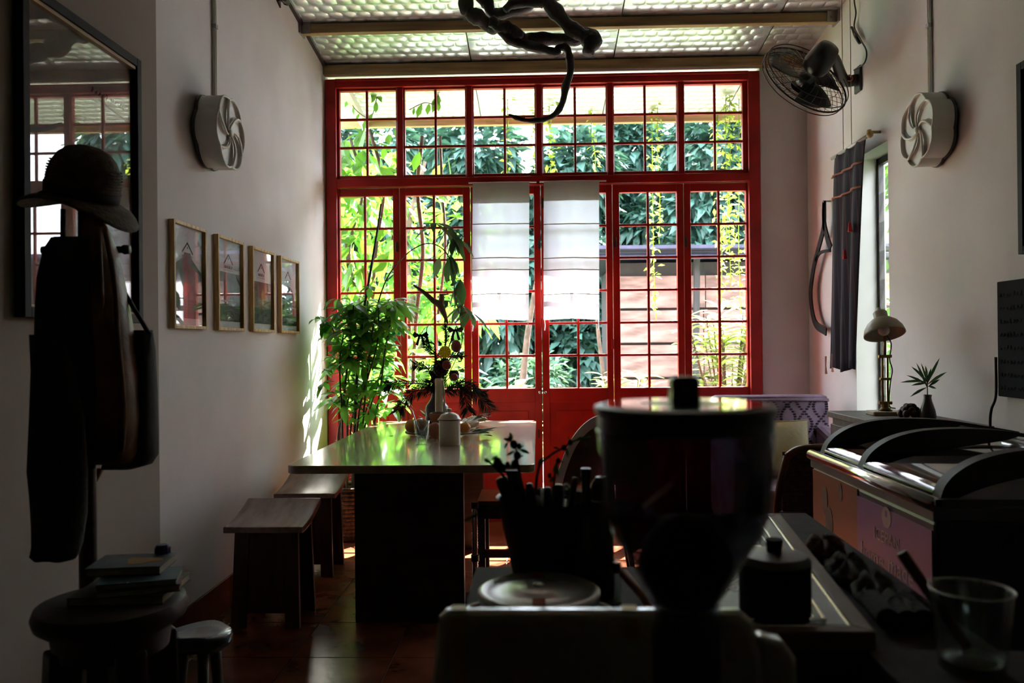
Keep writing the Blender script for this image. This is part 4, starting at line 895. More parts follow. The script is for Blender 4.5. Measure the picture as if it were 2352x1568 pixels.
MB().lathe([(.006, 0), (.005, .006), (.011, .011), (.011, .018), (.004, .021)], 16, (0, 0, jh + .037)).build('knob', 'enamel', lid, smooth=True)
p = atZ(969, 1021, TZ)
o = thing('drinking_glass', 'small footed drinking glass with a straw on the table', 'glass', (p.x, p.y, TZ)); s = 1 / ppm(p.y)
MB().lathe([(14*s, 0), (15*s, 2*s), (9*s, 8*s), (11*s, 12*s), (16*s, 26*s), (17*s, 42*s), (19*s, 55*s), (18*s, 55*s), (16*s, 42*s), (14.6*s, 27*s), (9*s, 15*s), (.5*s, 13*s)], 28, (0, 0, 0)).build('bowl', 'clear_glass', o, smooth=True)
MB().torus((0, 0, 55*s), (0, 0, 1), 18.5*s, .7*s, 32, 6).build('lip', 'clear_glass', o, smooth=True)
MB().tube([(4*s, 0, 14*s), (-12*s, 0, 45*s), (-21*s, 0, 78*s), (-26*s, .0, 84*s)], 1.4*s, 8).build('straw', 'steel', o, smooth=True)
pm = atZ(1020, 990, TZ)
o = thing('woven_mat', 'round brown woven mat under the vase and fruit', 'mat', (pm.x, pm.y, TZ))
for k in range(9): q0 = .001 + k * .025; MB().lathe([(q0, 0), (q0 + .024, 0), (q0 + .022, .005), (q0 + .012, .007), (q0 + .002, .005), (q0, 0)], 40, cap=False).build('coil', 'woven_mat', o, smooth=True)
pv = atZ(1011, 980, TZ); vb = Vector((pv.x, pm.y + .10, TZ + .008))
o = thing('glazed_vase', 'dark blue glazed vase holding the festive arrangement', 'vase', vb); s = 1 / ppm(vb.y)
MB().lathe([(18*s, 0), (22*s, 3*s), (27*s, 18*s), (28*s, 38*s), (25*s, 52*s), (16*s, 64*s), (12*s, 72*s), (14*s, 86*s), (16*s, 90*s), (12*s, 88*s), (10*s, 70*s), (1*s, 60*s)], 28).build('body', 'vase_glaze', o, smooth=True)
for z in (10, 50): MB().torus((0, 0, z*s), (0, 0, 1), (25 if z == 10 else 25.6)*s, 1.0*s, 28, 6).build('ring', 'vase_glaze', o, smooth=True)
# festive arrangement in the vase
AY = vb.y
o = thing('dried_arrangement', 'dried twigs, spruce and ornaments standing in the blue vase', 'arrangement', vb + Vector((0, 0, .06)))
A = lambda x, y, d=0.0: atY(x, y, AY + d)
nk = Vector((vb.x, AY, vb.z + 80 * s))
mat('driftwood', (.20, .12, .075), .85, vary=.3, bump=.4); mat('ornament_red', (.30, .035, .03), .35); mat('bow_cloth', (.035, .03, .03), .8); mat('pine_cone', (.07, .04, .03), .8, vary=.3)
def twig(pts, r0, r1, m='dark_bark', nm='twig'):
    P_ = smooth_path([nk - Vector((0, 0, .10))] + [nk] + [A(*q) for q in pts], 6); MB().tube(P_, lerp_list([r0, r1], len(P_)), 6).build(nm, m, o, world=True, smooth=True); return P_
twig([(1022, 800), (1022, 740), (1018, 700)], .006, .004); twig([(1000, 800), (985, 785), (975, 772)], .005, .003); twig([(1030, 800), (1042, 770), (1047, 750)], .005, .003)
twig([(1015, 830), (990, 800), (980, 760), (985, 745)], .004, .002); twig([(1035, 850), (1060, 790), (1058, 740)], .003, .002); twig([(1040, 860), (1075, 840)], .003, .002)
dw = smooth_path([A(950, 655, .02), A(975, 672), A(995, 690), A(1010, 700), A(1020, 720), A(1028, 742)], 5); MB().tube(dw, lerp_list([.006, .012, .016, .022, .016, .006], len(dw)), 9).build('driftwood_piece', 'driftwood', o, world=True, smooth=True)
MB().tube(smooth_path([A(1008, 705), A(1015, 690), A(1014, 675)], 4), [.014] * 9, 8).build('driftwood_stub', 'driftwood', o, world=True, smooth=True)
def spruce(pts, n, L_, nm='spruce_frond'):
    P_ = smooth_path([nk - Vector((0, 0, .02))] + [A(*q) for q in pts], 10); m = MB(); m.tube(P_, lerp_list([.005, .002], len(P_)), 5)
    for k in range(int(n * 1.4)):
        i = int(R2(.12, .99) * (len(P_) - 1)); d = (P_[min(i+1, len(P_)-1)] - P_[i-1]).normalized(); q = d.orthogonal().normalized(); q = Matrix.Rotation(R2(0, 2*PI), 3, d) @ q
        m.leaf(P_[i], (q + d * .7), d.cross(q), L_ * R2(.7, 1.2), .0062, .28, 2)
    m.build(nm, 'spruce', o, world=True)
spruce([(985, 885, -.05), (945, 880, -.08), (905, 882, -.1), (885, 884, -.1)], 200, .05)
spruce([(985, 895, -.06), (950, 900, -.1), (925, 925, -.12), (915, 945, -.12)], 260, .06)
spruce([(1050, 885, -.05), (1080, 890, -.08), (1105, 915, -.1), (1128, 942, -.1)], 300, .065)
spruce([(1045, 890, -.08), (1065, 900, -.12), (1072, 930, -.14), (1075, 942, -.14)], 220, .06)
spruce([(1050, 880, -.03), (1085, 880, -.05), (1100, 900, -.06), (1118, 902, -.06)], 160, .04)
spruce([(985, 850), (965, 838), (950, 836)], 140, .045); spruce([(1000, 820), (982, 795), (975, 775)], 200, .04); spruce([(1030, 830), (1050, 815), (1065, 820)], 130, .035); spruce([(1010, 830), (1000, 870, -.03), (985, 880, -.05)], 220, .06); spruce([(1022, 800), (1026, 770), (1020, 745)], 160, .03)
c = A(1022, 808, -.06); sl = MB().lathe([(13.5*s, -.003), (14*s, 0), (13.5*s, .003)], 28, c, (0, -1, .1)).build('dried_citrus_slice', 'dry_slice', o, world=True, smooth='angle')
mat('slice_core', (.30, .20, .02), .6)
for k in range(9):
    a = 2*PI*k/9; MB().tube([c + Vector((math.cos(a)*2*s, -.0045, math.sin(a)*2*s)), c + Vector((math.cos(a)*11*s, -.0042, math.sin(a)*11*s))], [.001, .0026], 5).build('segment_line', 'slice_core', sl, world=True)
def bow(x, y):
    c = A(x, y, -.03); b = thing_part = MB()
    for sx in (-1, 1):
        b.add([c, c + Vector((sx*.035, -.012, .022)), c + Vector((sx*.048, 0, .004)), c + Vector((sx*.035, .010, -.016)), c + Vector((sx*.03, -.006, .004))], [(0,1,4),(1,2,4),(2,3,4),(3,0,4),(0,3,2,1)])
        b.add([c, c + Vector((sx*.012, -.004, 0)), c + Vector((sx*.030, -.006, -.055)), c + Vector((sx*.014, -.003, -.062))], [(0,1,2,3)])
    b.sphere(c, .009, 8, 6); b.build('ribbon_bow', 'bow_cloth', o, world=True)
bow(966, 770); bow(1046, 758); bow(1003, 858)
c = A(1048, 795, -.05); MB().sphere(c, 11.5*s, 16, 10, (1, .6, 1.25)).build('red_ornament', 'ornament_red', o, world=True, smooth=True); MB().tube([c + Vector((0, 0, 13*s)), A(1046, 758, -.04)], .0012, 5).build('ornament_string', 'bow_cloth', o, world=True); MB().tube([A(1056, 770, -.04), A(1064, 765, -.04), A(1060, 800, -.05)], .0012, 4).build('ornament_string', 'bow_cloth', o, world=True)
def cone(x, y, r, d=-.04, nm='pine_cone'):
    c = A(x, y, d); m = MB(); m.sphere(c, r * .7, 10, 8, (1, 1, 1.25))
    for i in range(7):
        ph = -.9 + i * .3
        for k in range(9): a = 2*PI*(k + (i % 2) * .5)/9; q = c + Vector((math.cos(a)*math.cos(ph)*r, math.sin(a)*math.cos(ph)*r, math.sin(ph)*r*1.25)); m.sphere(q, r*.24, 6, 4)
    m.build(nm, 'pine_cone', o, world=True)
cone(1013, 845, 15*s); cone(1043, 862, 10*s, -.05); cone(1022, 833, 9*s, -.06)
MB().sphere(A(1026, 838, -.08), 11*s).build('red_ornament', 'ornament_red', o, world=True, smooth=True); MB().sphere(A(1001, 875, -.07), 5*s).build('red_berry', 'ornament_red', o, world=True, smooth=True)
MB().sphere(A(1043, 866, -.08), 9*s).build('red_ornament', 'ornament_red', o, world=True, smooth=True)
# candle and its terracotta cup
cy_ = vb.y - .16; cb = Vector((atY(1009, 985, cy_).x, cy_, TZ + .012)); s2 = 1 / ppm(cy_)
o = thing('candle_cup', 'terracotta cup on a foot holding the candle', 'cup', cb)
zt = atY(1009, 948, cy_).z - cb.z
MB().lathe([(14*s2, 0), (16*s2, 4*s2), (13*s2, zt * .3), (20*s2, zt * .55), (23*s2, zt * .9), (22*s2, zt), (18*s2, zt), (17*s2, zt * .75), (1*s2, zt * .6)], 24).build('cup', 'terracotta', o, smooth=True)
MB().sphere((0, 0, zt * .92), 19*s2, 14, 8, (1, 1, .38)).build('wax_moss', 'pine_cone', o, smooth=True)
ch = atY(1009, 868, cy_).z - cb.z
ck = thing('candle', 'tall cream candle with wax runs in the terracotta cup', 'candle', cb + Vector((0, 0, zt * .98)))
MB().lathe([(9.5*s2, 0), (9*s2, (ch - zt) * .6), (9*s2, ch - zt - .004), (8*s2, ch - zt), (2*s2, ch - zt - .006)], 20, (0, 0, 0)).build('wax', 'candle_wax', ck, smooth='angle')
MB().tube([(9*s2, -.004, ch - zt - .01), (12*s2, -.004, (ch - zt) * .6), (13*s2, -.002, (ch - zt) * .05)], [.005, .006, .004], 8).build('wax_run', 'candle_wax', ck, smooth=True); MB().tube([(6*s2, -.008, ch - zt - .01), (8*s2, -.012, (ch - zt) * .5)], [.004, .003], 8).build('wax_run', 'candle_wax', ck, smooth=True)
MB().tube([(0, 0, ch - zt - .008), (.002, 0, ch - zt + .012)], .0015, 5).build('wick', 'ink', ck)
# fruit, corn and leaves around the vase
def fruit(lab, px, py, r, m, dy=0.0, sq=(1, 1, .93), cat='fruit'):
    p = atZ(px, py, TZ); R_ = r / ppm(p.y + dy); c = Vector((atY(px, py, p.y + dy).x, p.y + dy, TZ + .008))
    o = thing('orange' if 'orange' in lab else 'gourd', lab, cat, c, 'fruit around the vase')
    MB().sphere((0, 0, R_ * sq[2]), R_, 18, 12, sq).build('flesh', m, o, smooth=True); MB().tube([(0, 0, R_ * sq[2] * 1.9), (.002, 0, R_ * sq[2] * 2.12)], [.004, .002], 6).build('stem', 'leaf_dry', o)
fruit('orange on the left end of the woven mat', 947, 1000, 17, 'orange_skin', .06); fruit('small orange behind the drinking glass', 966, 1000, 14, 'orange_skin', .25)
fruit('yellowish gourd behind the drinking glass', 992, 1005, 15, 'dull_fruit', .02); fruit('brown gourd in front of the candle cup', 1000, 1012, 17, 'terracotta', .0, (1, 1, 1.15)); fruit('orange just right of the enamel jar', 1068, 1001, 14, 'orange_skin', .05)
def corn(lab, a, b, r):
    p, q = atZ(*a, TZ), atZ(*b, TZ); o = thing('dried_corn', lab, 'corn', p + Vector((0, 0, .018)), 'dried corn on the mat'); d = q - p
    MB().tube([Vector((0, 0, .02)) + d * t for t in (0, .2, .5, .75, .9, 1)], [r * .3, r * .85, r, r * .8, r * .5, r * .15], 12).build('cob', 'corn_husk', o, smooth=True)
    for k in range(4): MB().leaf((d * .1) + Vector((0, 0, .02)), d + Vector((R2(-.1, .1), R2(-.1, .1), R2(-.02, .06))), (0, 0, 1), d.length * R2(.9, 1.25), .035, .05, 4).build('husk', 'leaf_dry', o)
corn('dried corn cob lying right of the enamel jar', (1062, 992), (1100, 985), .024); corn('second dried corn cob with leafy husk behind it', (1074, 975), (1120, 977), .020)
o = thing('leaf_spray', 'flat spray of dull green leaves right of the jar', 'leaves', atZ(1070, 998, TZ) + Vector((0, 0, .012)))
for k in range(14):
    p = atZ(1078 + R2(0, 30), 1008 - R2(0, 12), TZ) - atZ(1070, 998, TZ); L_ = R2(.06, .11); m = MB(); m.leaf((0, 0, .006 + k * .0012), (R2(.3, 1), R2(-.7, .5), R2(0, .25)), (0, 0, 1), L_, L_ * .4, .05, 4); q = m.build('leaf', 'dark_leaf' if k % 3 else 'leaf_dry', o); q.location = p
o = thing('spiky_plantlet', 'spiky dark succulent sprig left of the candle cup', 'plant', atZ(970, 985, TZ) + Vector((0, .2, .01)))
for k in range(14): a = 2*PI*k*.382; MB().leaf((0, 0, .005 * k), (math.cos(a), math.sin(a), .5 + k * .05), (0, 0, 1), .07, .018, .1, 3).build('leaf', 'dark_leaf', o)
# spiky succulent stands on the mat beside the vase
tag(MB().lathe([(.010, 0), (.012, .0008), (.004, .001)], 8, atZ(899, 1001, TZ)).build('dark_crumb', 'mark'), 'tiny dark crumb on the table left of the fruit', 'crumb')

# ================================================================== CORNER PLANT
PB = Vector((-1.235, 5.22, 0))
o = thing('potted_palm', 'tall leafy potted plant in the corner by the window', 'plant', PB)
mat('basket', (.11, .07, .04), .8, vary=.35, scale=40, bump=.5, bscale=80); mat('soil', (.03, .022, .017), .95)
for k in range(13): MB().torus((0, 0, .02 + k * .026), (0, 0, 1), .125 + .028 * math.sin(PI * (k + 2) / 18), .0145, 32, 6).build('basket_coil', 'basket', o, smooth=True)
MB().lathe([(.118, .004), (.13, .30), (.02, .315)], 24).build('soil', 'soil', o)
PY = PB.y
stems_px = [((812, 700), 1), ((845, 690), 1), ((870, 700), 1), ((905, 700), 1), ((790, 760), 1), ((760, 740), 1), ((885, 800), 1), ((830, 820), 1), ((800, 860), 1), ((870, 880), 1), ((780, 900), 1)]
mlf = {}
for nm, (L_, W_, dr) in {'a': (.135, .046, .34), 'b': (.165, .052, .45), 'c': (.11, .042, .24)}.items():
    q = MB().leaf((0, 0, 0), (1, 0, 0), (0, 0, 1), L_, W_, dr, 4); ob = q.build('leaf', 'palm_leaf', o, smooth=True); ob.location = (0, 0, .6); ob.scale = (.6, .6, .6); ob.location = (R2(-.1, .1), R2(-.1, .1), .5); mlf[nm] = ob
LEAFN = [0]
def leafat(p, yaw, pitch, roll, sc, kind, par=None):
    par = par or o
    L_ = .2 if kind == 'd' else .15
    for _k in range(12):
        tx_, ty_ = p[0] + L_ * sc * math.cos(yaw), p[1] + L_ * sc * math.sin(yaw)
        if tx_ > XL + .055 and ty_ < YW - .09: break
        yaw += .55
    else: return
    share(mlf[kind], 'leaf', par, Vector(p) - WORLD[par.name], (roll, -pitch, yaw), (sc, sc * R2(.85, 1.2), sc)); LEAFN[0] += 1
def whorl(p, n, sc, par=None, pit=(-.55, .35)):
    y0 = R2(0, 2*PI)
    for k in range(n): leafat(p + Vector((R2(-.01, .01), R2(-.01, .01), R2(-.015, .015))), y0 + 2*PI*k/n + R2(-.25, .25), R2(*pit), R2(-.4, .4), sc * R2(.8, 1.2), random.choice('abbc'), par)
allst = []
for k, ((px, py), _) in enumerate(stems_px):
    dep = PY + R2(-.12, .16); tip = atY(px, py, dep); base = PB + Vector((R2(-.06, .06), R2(-.06, .06), .30))
    P_ = smooth_path([base, base.lerp(tip, .4) + Vector((R2(-.04, .04), R2(-.04, .04), .06)), base.lerp(tip, .75) + Vector((R2(-.03, .03), R2(-.03, .03), .04)), tip], 7)
    MB().tube(P_, lerp_list([.008, .006, .004], len(P_)), 6).build('stem', 'bark', o, world=True, smooth=True); allst.append(P_)
    whorl(P_[-1], 8, 1.0); whorl(P_[-4], 6, 1.0)
    if k < 9: whorl(P_[-8], 5, .95)
for (px, py, n, sc) in ((900, 690, 7, 1.1), (928, 700, 6, 1.1), (745, 745, 5, 1.0), (775, 690, 6, .9), (850, 660, 5, .8), (800, 800, 6, 1), (770, 835, 6, 1), (745, 880, 4, .9), (895, 860, 6, 1.1), (860, 930, 6, 1.1), (910, 920, 4, 1.1), (835, 765, 6, 1), (790, 930, 6, 1.0), (820, 960, 5, 1), (875, 770, 6, 1), (740, 730, 4, 1)):
    whorl(atY(px, py, PY + R2(-.15, .15)), n, sc)
fo = MB()
for _ in range(125):
    px, py = R2(742, 915), R2(690, 965)
    if py > 835 and random.random() < .68: continue
    if px > 890 and 760 < py < 850: px -= 60
    c = atY(px, py, PY + R2(-.16, .2)); n = random.choice((4, 5, 6)); a0 = R2(0, 2*PI)
    for k in range(n):
        a = a0 + 2*PI*k/n + R2(-.2, .2); L_ = R2(.10, .16); tx_, ty_ = c.x + L_ * math.cos(a), c.y + L_ * math.sin(a)
        if tx_ < XL + .055 or ty_ > YW - .09 or c.x < XL + .04: continue
        fo.leaf(c, (math.cos(a), math.sin(a), R2(-.4, .45)), (R2(-.3, .3), R2(-.3, .3), 1), L_, L_ * R2(.28, .38), R2(.25, .5), 4)
tag(fo.build('foliage', 'palm_leaf', o, world=True), kind='stuff')
# tall bare shoot and the arching branch with drooping leaves
sh_ = smooth_path([PB + Vector((.02, 0, .3)), atY(818, 900, PY), atY(832, 740, PY), atY(855, 600, PY + .1), atY(868, 520, PY + .12), atY(875, 468, PY + .12)], 7)
MB().tube(sh_, lerp_list([.012, .009, .008, .005], len(sh_)), 7).build('stem', 'dark_bark', o, world=True, smooth=True)
ar = smooth_path([PB + Vector((.05, 0, .3)), atY(850, 800, PY), atY(880, 660, PY + .05), atY(925, 592, PY + .1), atY(975, 560, PY + .1), atY(1015, 570, PY + .1), atY(1038, 610, PY + .08), atY(1045, 680, PY + .06), atY(1055, 720, PY + .06)], 7)
MB().tube(ar, lerp_list([.007, .005, .004, .004, .003], len(ar)), 6).build('stem', 'bark', o, world=True, smooth=True)
big = MB().leaf((0, 0, 0), (1, 0, 0), (0, 0, 1), .20, .056, .15, 4).build('leaf', 'dark_leaf', o, smooth=True); big.location = atY(1040, 545, PY + .1) - PB; big.rotation_euler = (.2, .9, -.6); mlf['d'] = big
for (px, py, n, dl) in ((1000, 512, 6, .35), (1030, 520, 5, .6), (1045, 540, 7, .8), (1035, 585, 6, 1.0), (1058, 640, 6, 1.0), (1062, 700, 7, .8), (1080, 715, 4, .6), (1010, 590, 2, .3)):
    p = atY(px, py, PY + .09)
    for k in range(n): leafat(p, R2(0, 2*PI), -R2(dl - .2, dl + .35), R2(-.3, .3), R2(.7, 1.05), 'd')
    MB().tube([p, min(ar, key=lambda q: (q - p).length)], .0025, 5).build('stem', 'bark', o, world=True)
# turquoise glass charm hanging among the leaves
p = atY(905, 757, PY + .18)
leaf_mat('turquoise', (.01, .22, .22), (.03, .55, .50), .6, .1, .12, .3)
o3 = thing('turquoise_charm', 'turquoise beaded glass charm hanging beside the red stile', 'ornament', p)
for k in range(22): MB().sphere((R2(-.05, .05), R2(-.02, .02), R2(-.06, .06)), R2(.011, .017), 8, 6).build('bead', 'turquoise', o3, smooth=True)
MB().tube([(0, 0, .03), (0.01, .03, .12), (.03, YW - p.y, .22)], .0012, 4).build('string', 'grey_steel', o3)
# spider plant in front of the corner plant
SP = Vector((-1.10, 5.49, 0))
o4 = thing('spider_plant', 'bright strap leaved plant in a round pot beside the corner plant', 'plant', SP)
MB().lathe([(.085, 0), (.10, .01), (.125, .26), (.132, .30), (.118, .30), (.11, .25), (.02, .25)], 24).build('pot', 'terracotta', o4, smooth='angle'); MB().torus((0, 0, .295), (0, 0, 1), .126, .009, 28, 6).build('pot_rim', 'cream_paint', o4, smooth=True)
for k in range(64):
    a = R2(-PI, 0) if k % 5 else R2(-2.6, -.5); L_ = R2(.45, .75) if k % 2 else R2(.3, .55); up = R2(1.6, 3.6) if k % 2 else R2(.9, 2.2); d = Vector((math.cos(a), math.sin(a), up)).normalized(); m = MB(); r = []
    sd = d.cross(Vector((0, 0, 1))).normalized()
    for i in range(8):
        t = i / 7; c = Vector((0, 0, .26)) + d * (L_ * t) - Vector((0, 0, .55 * L_ * t * t * max(.25, 1.4 - up * .45))); w = .009 * (1 - t ** 3) + .0006; r.append((c - sd * w, c + Vector((0, 0, -.003)), c + sd * w))
    vs = [q for x in r for q in x]; m.add(vs, [(3*i+j, 3*i+j+1, 3*i+j+4, 3*i+j+3) for i in range(7) for j in range(2)]); m.build('leaf', 'grass_leaf', o4, smooth=True)
# ================================================================== COAT STAND WITH HAT, COATS AND BAGS
CY = 2.10
def row(y, x0, x1, dep, th, n=20, fold=.0, ph=0.0, sq=.75):
    """one closed cross-section of hanging cloth between two photo columns at a height"""
    a = atY(x0, y, dep); b = atY(x1, y, dep); c = (a + b) / 2; w = (b.x - a.x) / 2; out = []
    for k in range(n):
        t = 2*PI*k/n; cx, sy = math.cos(t), math.sin(t); f = 1 + fold * math.sin(5 * t + ph)
        out.append(Vector((c.x + w * abs(cx) ** sq * (1 if cx > 0 else -1), c.y + th * sy * f, c.z)))
    return out
pst = atY(200, 1000, CY)
o = thing('coat_stand', 'dark wooden coat stand with pegs by the left wall', 'coat stand', (pst.x, CY, 0))
MB().tube([(0, 0, .03), (0, 0, 1.0), (0, 0, 1.62)], [.023, .022, .018], 12).build('post', 'dark_wood', o, smooth=True)
for k in range(4):
    a = PI/4 + k * PI/2; MB().bar((0, 0, .10), (math.cos(a) * .19, math.sin(a) * .17, .018), .03, .034).build('foot', 'dark_wood', o, bevel=.003)
zpeg = atY(200, 574, CY).z
for s, px in ((-1, 98), (1, 297)):
    e = atY(px, 574, CY).x - pst.x
    MB().tube([(0, 0, zpeg), (e - s * .02, 0, zpeg), (e - s * .014, 0, zpeg), (e, 0, zpeg)], [.009, .009, .013, .012], 10).build('peg', 'dark_wood', o, smooth=True)
MB().tube([(0, .0, zpeg - .1), (0, .11, zpeg - .05)], .009, 8).build('peg', 'dark_wood', o)
MB().sphere((0, 0, 1.63), .026).build('finial', 'dark_wood', o, smooth=True)
# straw hat
mat('straw', (.085, .055, .028), .8, vary=.25, scale=50, bump=.5, bscale=140); mat('hat_band', (.012, .010, .010), .8)
hc = atY(182, 470, CY); hs = 1 / ppm(CY)
o = thing('straw_hat', 'wide brimmed straw hat on top of the coat stand', 'hat', Vector((hc.x, CY, hc.z - .02)))
tl = .86 * Matrix.Rotation(math.radians(14), 3, 'Y') @ Matrix.Rotation(math.radians(8), 3, 'X')
def hp(r, z, a, e=0): return tl @ Vector((r * math.cos(a) * 1.06, r * math.sin(a) * .92, z + e))
n = 36; crown = [(0.100, .045), (.102, .075), (.100, .105), (.093, .140), (.078, .170), (.056, .191), (.028, .202), (.003, .205)]
MB().loft([[hp(r, z, 2*PI*k/n) for k in range(n)] for r, z in crown], cap=False).build('crown', 'straw', o, smooth=True, solid=.003)
rings = []
for r, z in ((.098, .045), (.115, .036), (.140, .026), (.158, .014), (.164, .004)): rings.append([hp(r, z, 2*PI*k/n, -.028 * (r - .098) / .066 * math.cos(2 * (2*PI*k/n)) * 1.0) for k in range(n)])
MB().loft(rings, cap=False).build('brim', 'straw', o, smooth=True, solid=.004)
MB().loft([[hp(.1025, .046, 2*PI*k/n) for k in range(n)], [hp(.1055, .078, 2*PI*k/n) for k in range(n)]], cap=False).build('band', 'hat_band', o, smooth=True, solid=.002)
for k in range(14): z = .050 + k * .0085; r = .1035 if z < .125 else (.1035 - (z - .125) * .3); MB().tube([hp(max(.02, r), z, 2*PI*j/24) for j in range(25)], .0016, 4, False).build('braid_row', 'straw', o) if z < .148 and z > .076 else None
MB().tube([hp(0, .03, 0) + Vector((-.035, -.02, -.02)), Vector((-.032, -.02, -.06)), Vector((-.030, -.02, -.10))], .007, 7).build('chin_cord', 'straw', o, smooth=True)
# garments
mat('coat_cloth', (.012, .010, .009), .95, vary=.3, bump=.3, bscale=90); mat('brown_leather', (.21, .085, .016), .45, vary=.35, scale=7, bump=.25, bscale=40); mat('grey_scarf', (.022, .020, .019), .95, vary=.3, bump=.4, bscale=70); mat('tote', (.014, .012, .012), .8, bump=.2)
D = CY - .10
g = MB(); g.loft([row(y, a, b, D, t, 24, .10, y * .01) for y, a, b, t in ((545, 118, 200, .02), (575, 105, 205, .045), (640, 96, 212, .06), (720, 93, 220, .065), (800, 92, 228, .07), (900, 90, 232, .07), (1000, 92, 225, .065), (1078, 95, 212, .05))])
c = g.build('dark_coat', 'coat_cloth', smooth=True); tag(c, 'black coat hanging from the left peg of the coat stand', 'coat')
D = CY - .05
g = MB(); g.loft([row(y, a, b, D, t, 24, .12, y * .013) for y, a, b, t in ((500, 200, 232, .02), (530, 196, 246, .04), (580, 196, 266, .05), (650, 198, 279, .06), (760, 200, 298, .065), (860, 205, 312, .07), (960, 208, 318, .07), (1040, 212, 312, .065), (1062, 225, 300, .05))])
jk = thing('brown_jacket', 'brown leather jacket hanging at the right of the coat stand', 'jacket', atY(260, 1062, D)); g.build('body', 'brown_leather', jk, world=True, smooth=True)
for pts in (((240, 520), (262, 640), (272, 780), (285, 940), (280, 1035)), ((226, 520), (234, 700), (240, 900), (238, 1040))):
    P_ = smooth_path([atY(x, y, D - .055) for x, y in pts], 6); MB().tube(P_, [.007] * len(P_), 6).build('seam', 'brown_leather', jk, world=True, smooth=True)
D = CY - .06
g = MB(); g.loft([row(y, a, b, D + .06, t, 24, .05, 0, .4) for y, a, b, t in ((758, 296, 350, .012), (800, 290, 353, .03), (900, 285, 356, .04), (1000, 270, 358, .045), (1045, 255, 358, .045), (1066, 240, 345, .04), (1076, 235, 310, .025))])
tb = thing('tote_bag', 'black tote bag with rounded bottom hanging right of the jacket', 'bag', atY(300, 1076, D + .06)); g.build('body', 'tote', tb, world=True, smooth=True)
for x0, x1 in ((305, 232), (342, 236)): P_ = smooth_path([atY(x0, 765, D + .05), atY((x0 + x1) / 2 + 8, 690, D + .04), atY(x1 + 8, 600, CY + .02), atY(222, 560, CY + .02)], 6); MB().tube(P_, .006, 6).build('handle', 'tote', tb, world=True, smooth=True)
D = CY - .18
g = MB(); g.loft([row(y, a, b, D, t, 24, .22, y * .02) for y, a, b, t in ((768, 68, 140, .015), (850, 74, 165, .03), (960, 70, 190, .035), (1080, 68, 200, .04), (1180, 74, 195, .04), (1250, 78, 185, .04), (1272, 74, 178, .038), (1284, 84, 170, .03))])
tag(g.build('long_scarf', 'grey_scarf', smooth=True), 'long dark wrap hanging lowest at the left of the coat stand', 'scarf')
tag(MB().loft([row(y, a, b, CY + .03, t, 14) for y, a, b, t in ((1076, 217, 240, .012), (1092, 218, 230, .012), (1108, 216, 221, .006))]).build('brown_tag', 'brown_leather', smooth=True), 'small brown leather flap beside the coat stand post', 'strap')

# ================================================================== ROUND STOOL WITH BOOKS
SY = 1.80; st = atY(257, 1376, SY); sz = st.z
mat('old_wood', (.030, .020, .014), .5, vary=.3, scale=6, bump=.15)
o = thing('round_stool', 'heavy dark round wooden stool carrying books at lower left', 'stool', (st.x, SY, 0)); rr = 167 / ppm(SY)
MB().lathe([(rr * .85, -.055), (rr * .97, -.04), (rr, -.022), (rr * .96, -.004), (rr * .86, 0), (.002, 0)], 40, (0, 0, sz)).build('seat', 'old_wood', o, smooth='angle')
MB().lathe([(rr * .74, -.11), (rr * .78, -.054)], 32, (0, 0, sz)).build('apron_ring', 'old_wood', o, smooth='angle')
for k in range(4):
    a = PI/4 + k*PI/2; MB().bar((math.cos(a)*rr*.62, math.sin(a)*rr*.62, sz - .09), (math.cos(a)*rr*.80, math.sin(a)*rr*.80, 0), .065, .065, (math.cos(a), math.sin(a), 0)).build('leg', 'old_wood', o, bevel=.006)
for k in range(2):
    MB().bar((-rr*.5, (k*2-1)*rr*.5, .18), (rr*.5, (k*2-1)*rr*.5, .18), .03, .04).build('stretcher', 'old_wood', o)
mat('cover_blue', (.06, .075, .09), .5, vary=.3, scale=20); mat('cover_ochre', (.40, .19, .03), .6); mat('cover_teal', (.03, .085, .10), .5); mat('cover_red', (.12, .025, .018), .5); mat('pages', (.42, .36, .26), .8, vary=.15, scale=60, stretch=(1, 1, 20)); mat('cover_brown', (.05, .035, .022), .6)
def book(lab, px, py, z, w, d, h, rot, cov, extra=None):
    p = atZ(px, py, z); b = thing('book', lab, 'book', (p.x, p.y, z), 'books on the round stool'); b.rotation_euler = (0, 0, rot)
    MB().box((-w/2 + .004, -d/2 + .004, .0025), (w/2 - .002, d/2 - .004, h - .0025)).build('page_block', 'pages', b); MB().box((-w/2, -d/2, 0), (w/2, d/2, .0025)).build('cover', cov, b); f = MB().box((-w/2, -d/2, h - .0025), (w/2, d/2, h)).build('cover', cov, b); MB().box((-w/2, -d/2, .0025), (-w/2 + .003, d/2, h - .0025)).build('spine', cov, b)
    if extra:
        m = MB(); pts = []
        for k in range(22): a = 2*PI*k/22; q = (.034 + .007 * math.sin(3*a + 1)) ; pts.append((.025 + q*1.15*math.cos(a), -.005 + q*.8*math.sin(a), h + .0002))
        m.prism(pts, (0, 0, .0005)).build('cover_motif', 'cover_ochre', f)
        MB().prism([(-.05, .05, h + .0002), (-.02, .055, h + .0002), (-.02, .06, h + .0002), (-.05, .056, h + .0002)], (0, 0, .0004)).build('cover_motif', 'cover_red', f)
    return b
z = sz
book('thick brown book at the bottom of the pile', 303, 1362, z, .205, .185, .020, .10, 'cover_brown'); book('red edged book second from the bottom', 322, 1350, z + .020, .175, .12, .016, .38, 'cover_red'); book('teal covered book third from the bottom', 325, 1334, z + .036, .165, .115, .014, .30, 'cover_teal')
book('top dark blue book with ochre flower motif', 304, 1306, z + .050, .165, .125, .020, .14, 'cover_blue', True)
mat('blue_cap', (.012, .025, .16), .45)
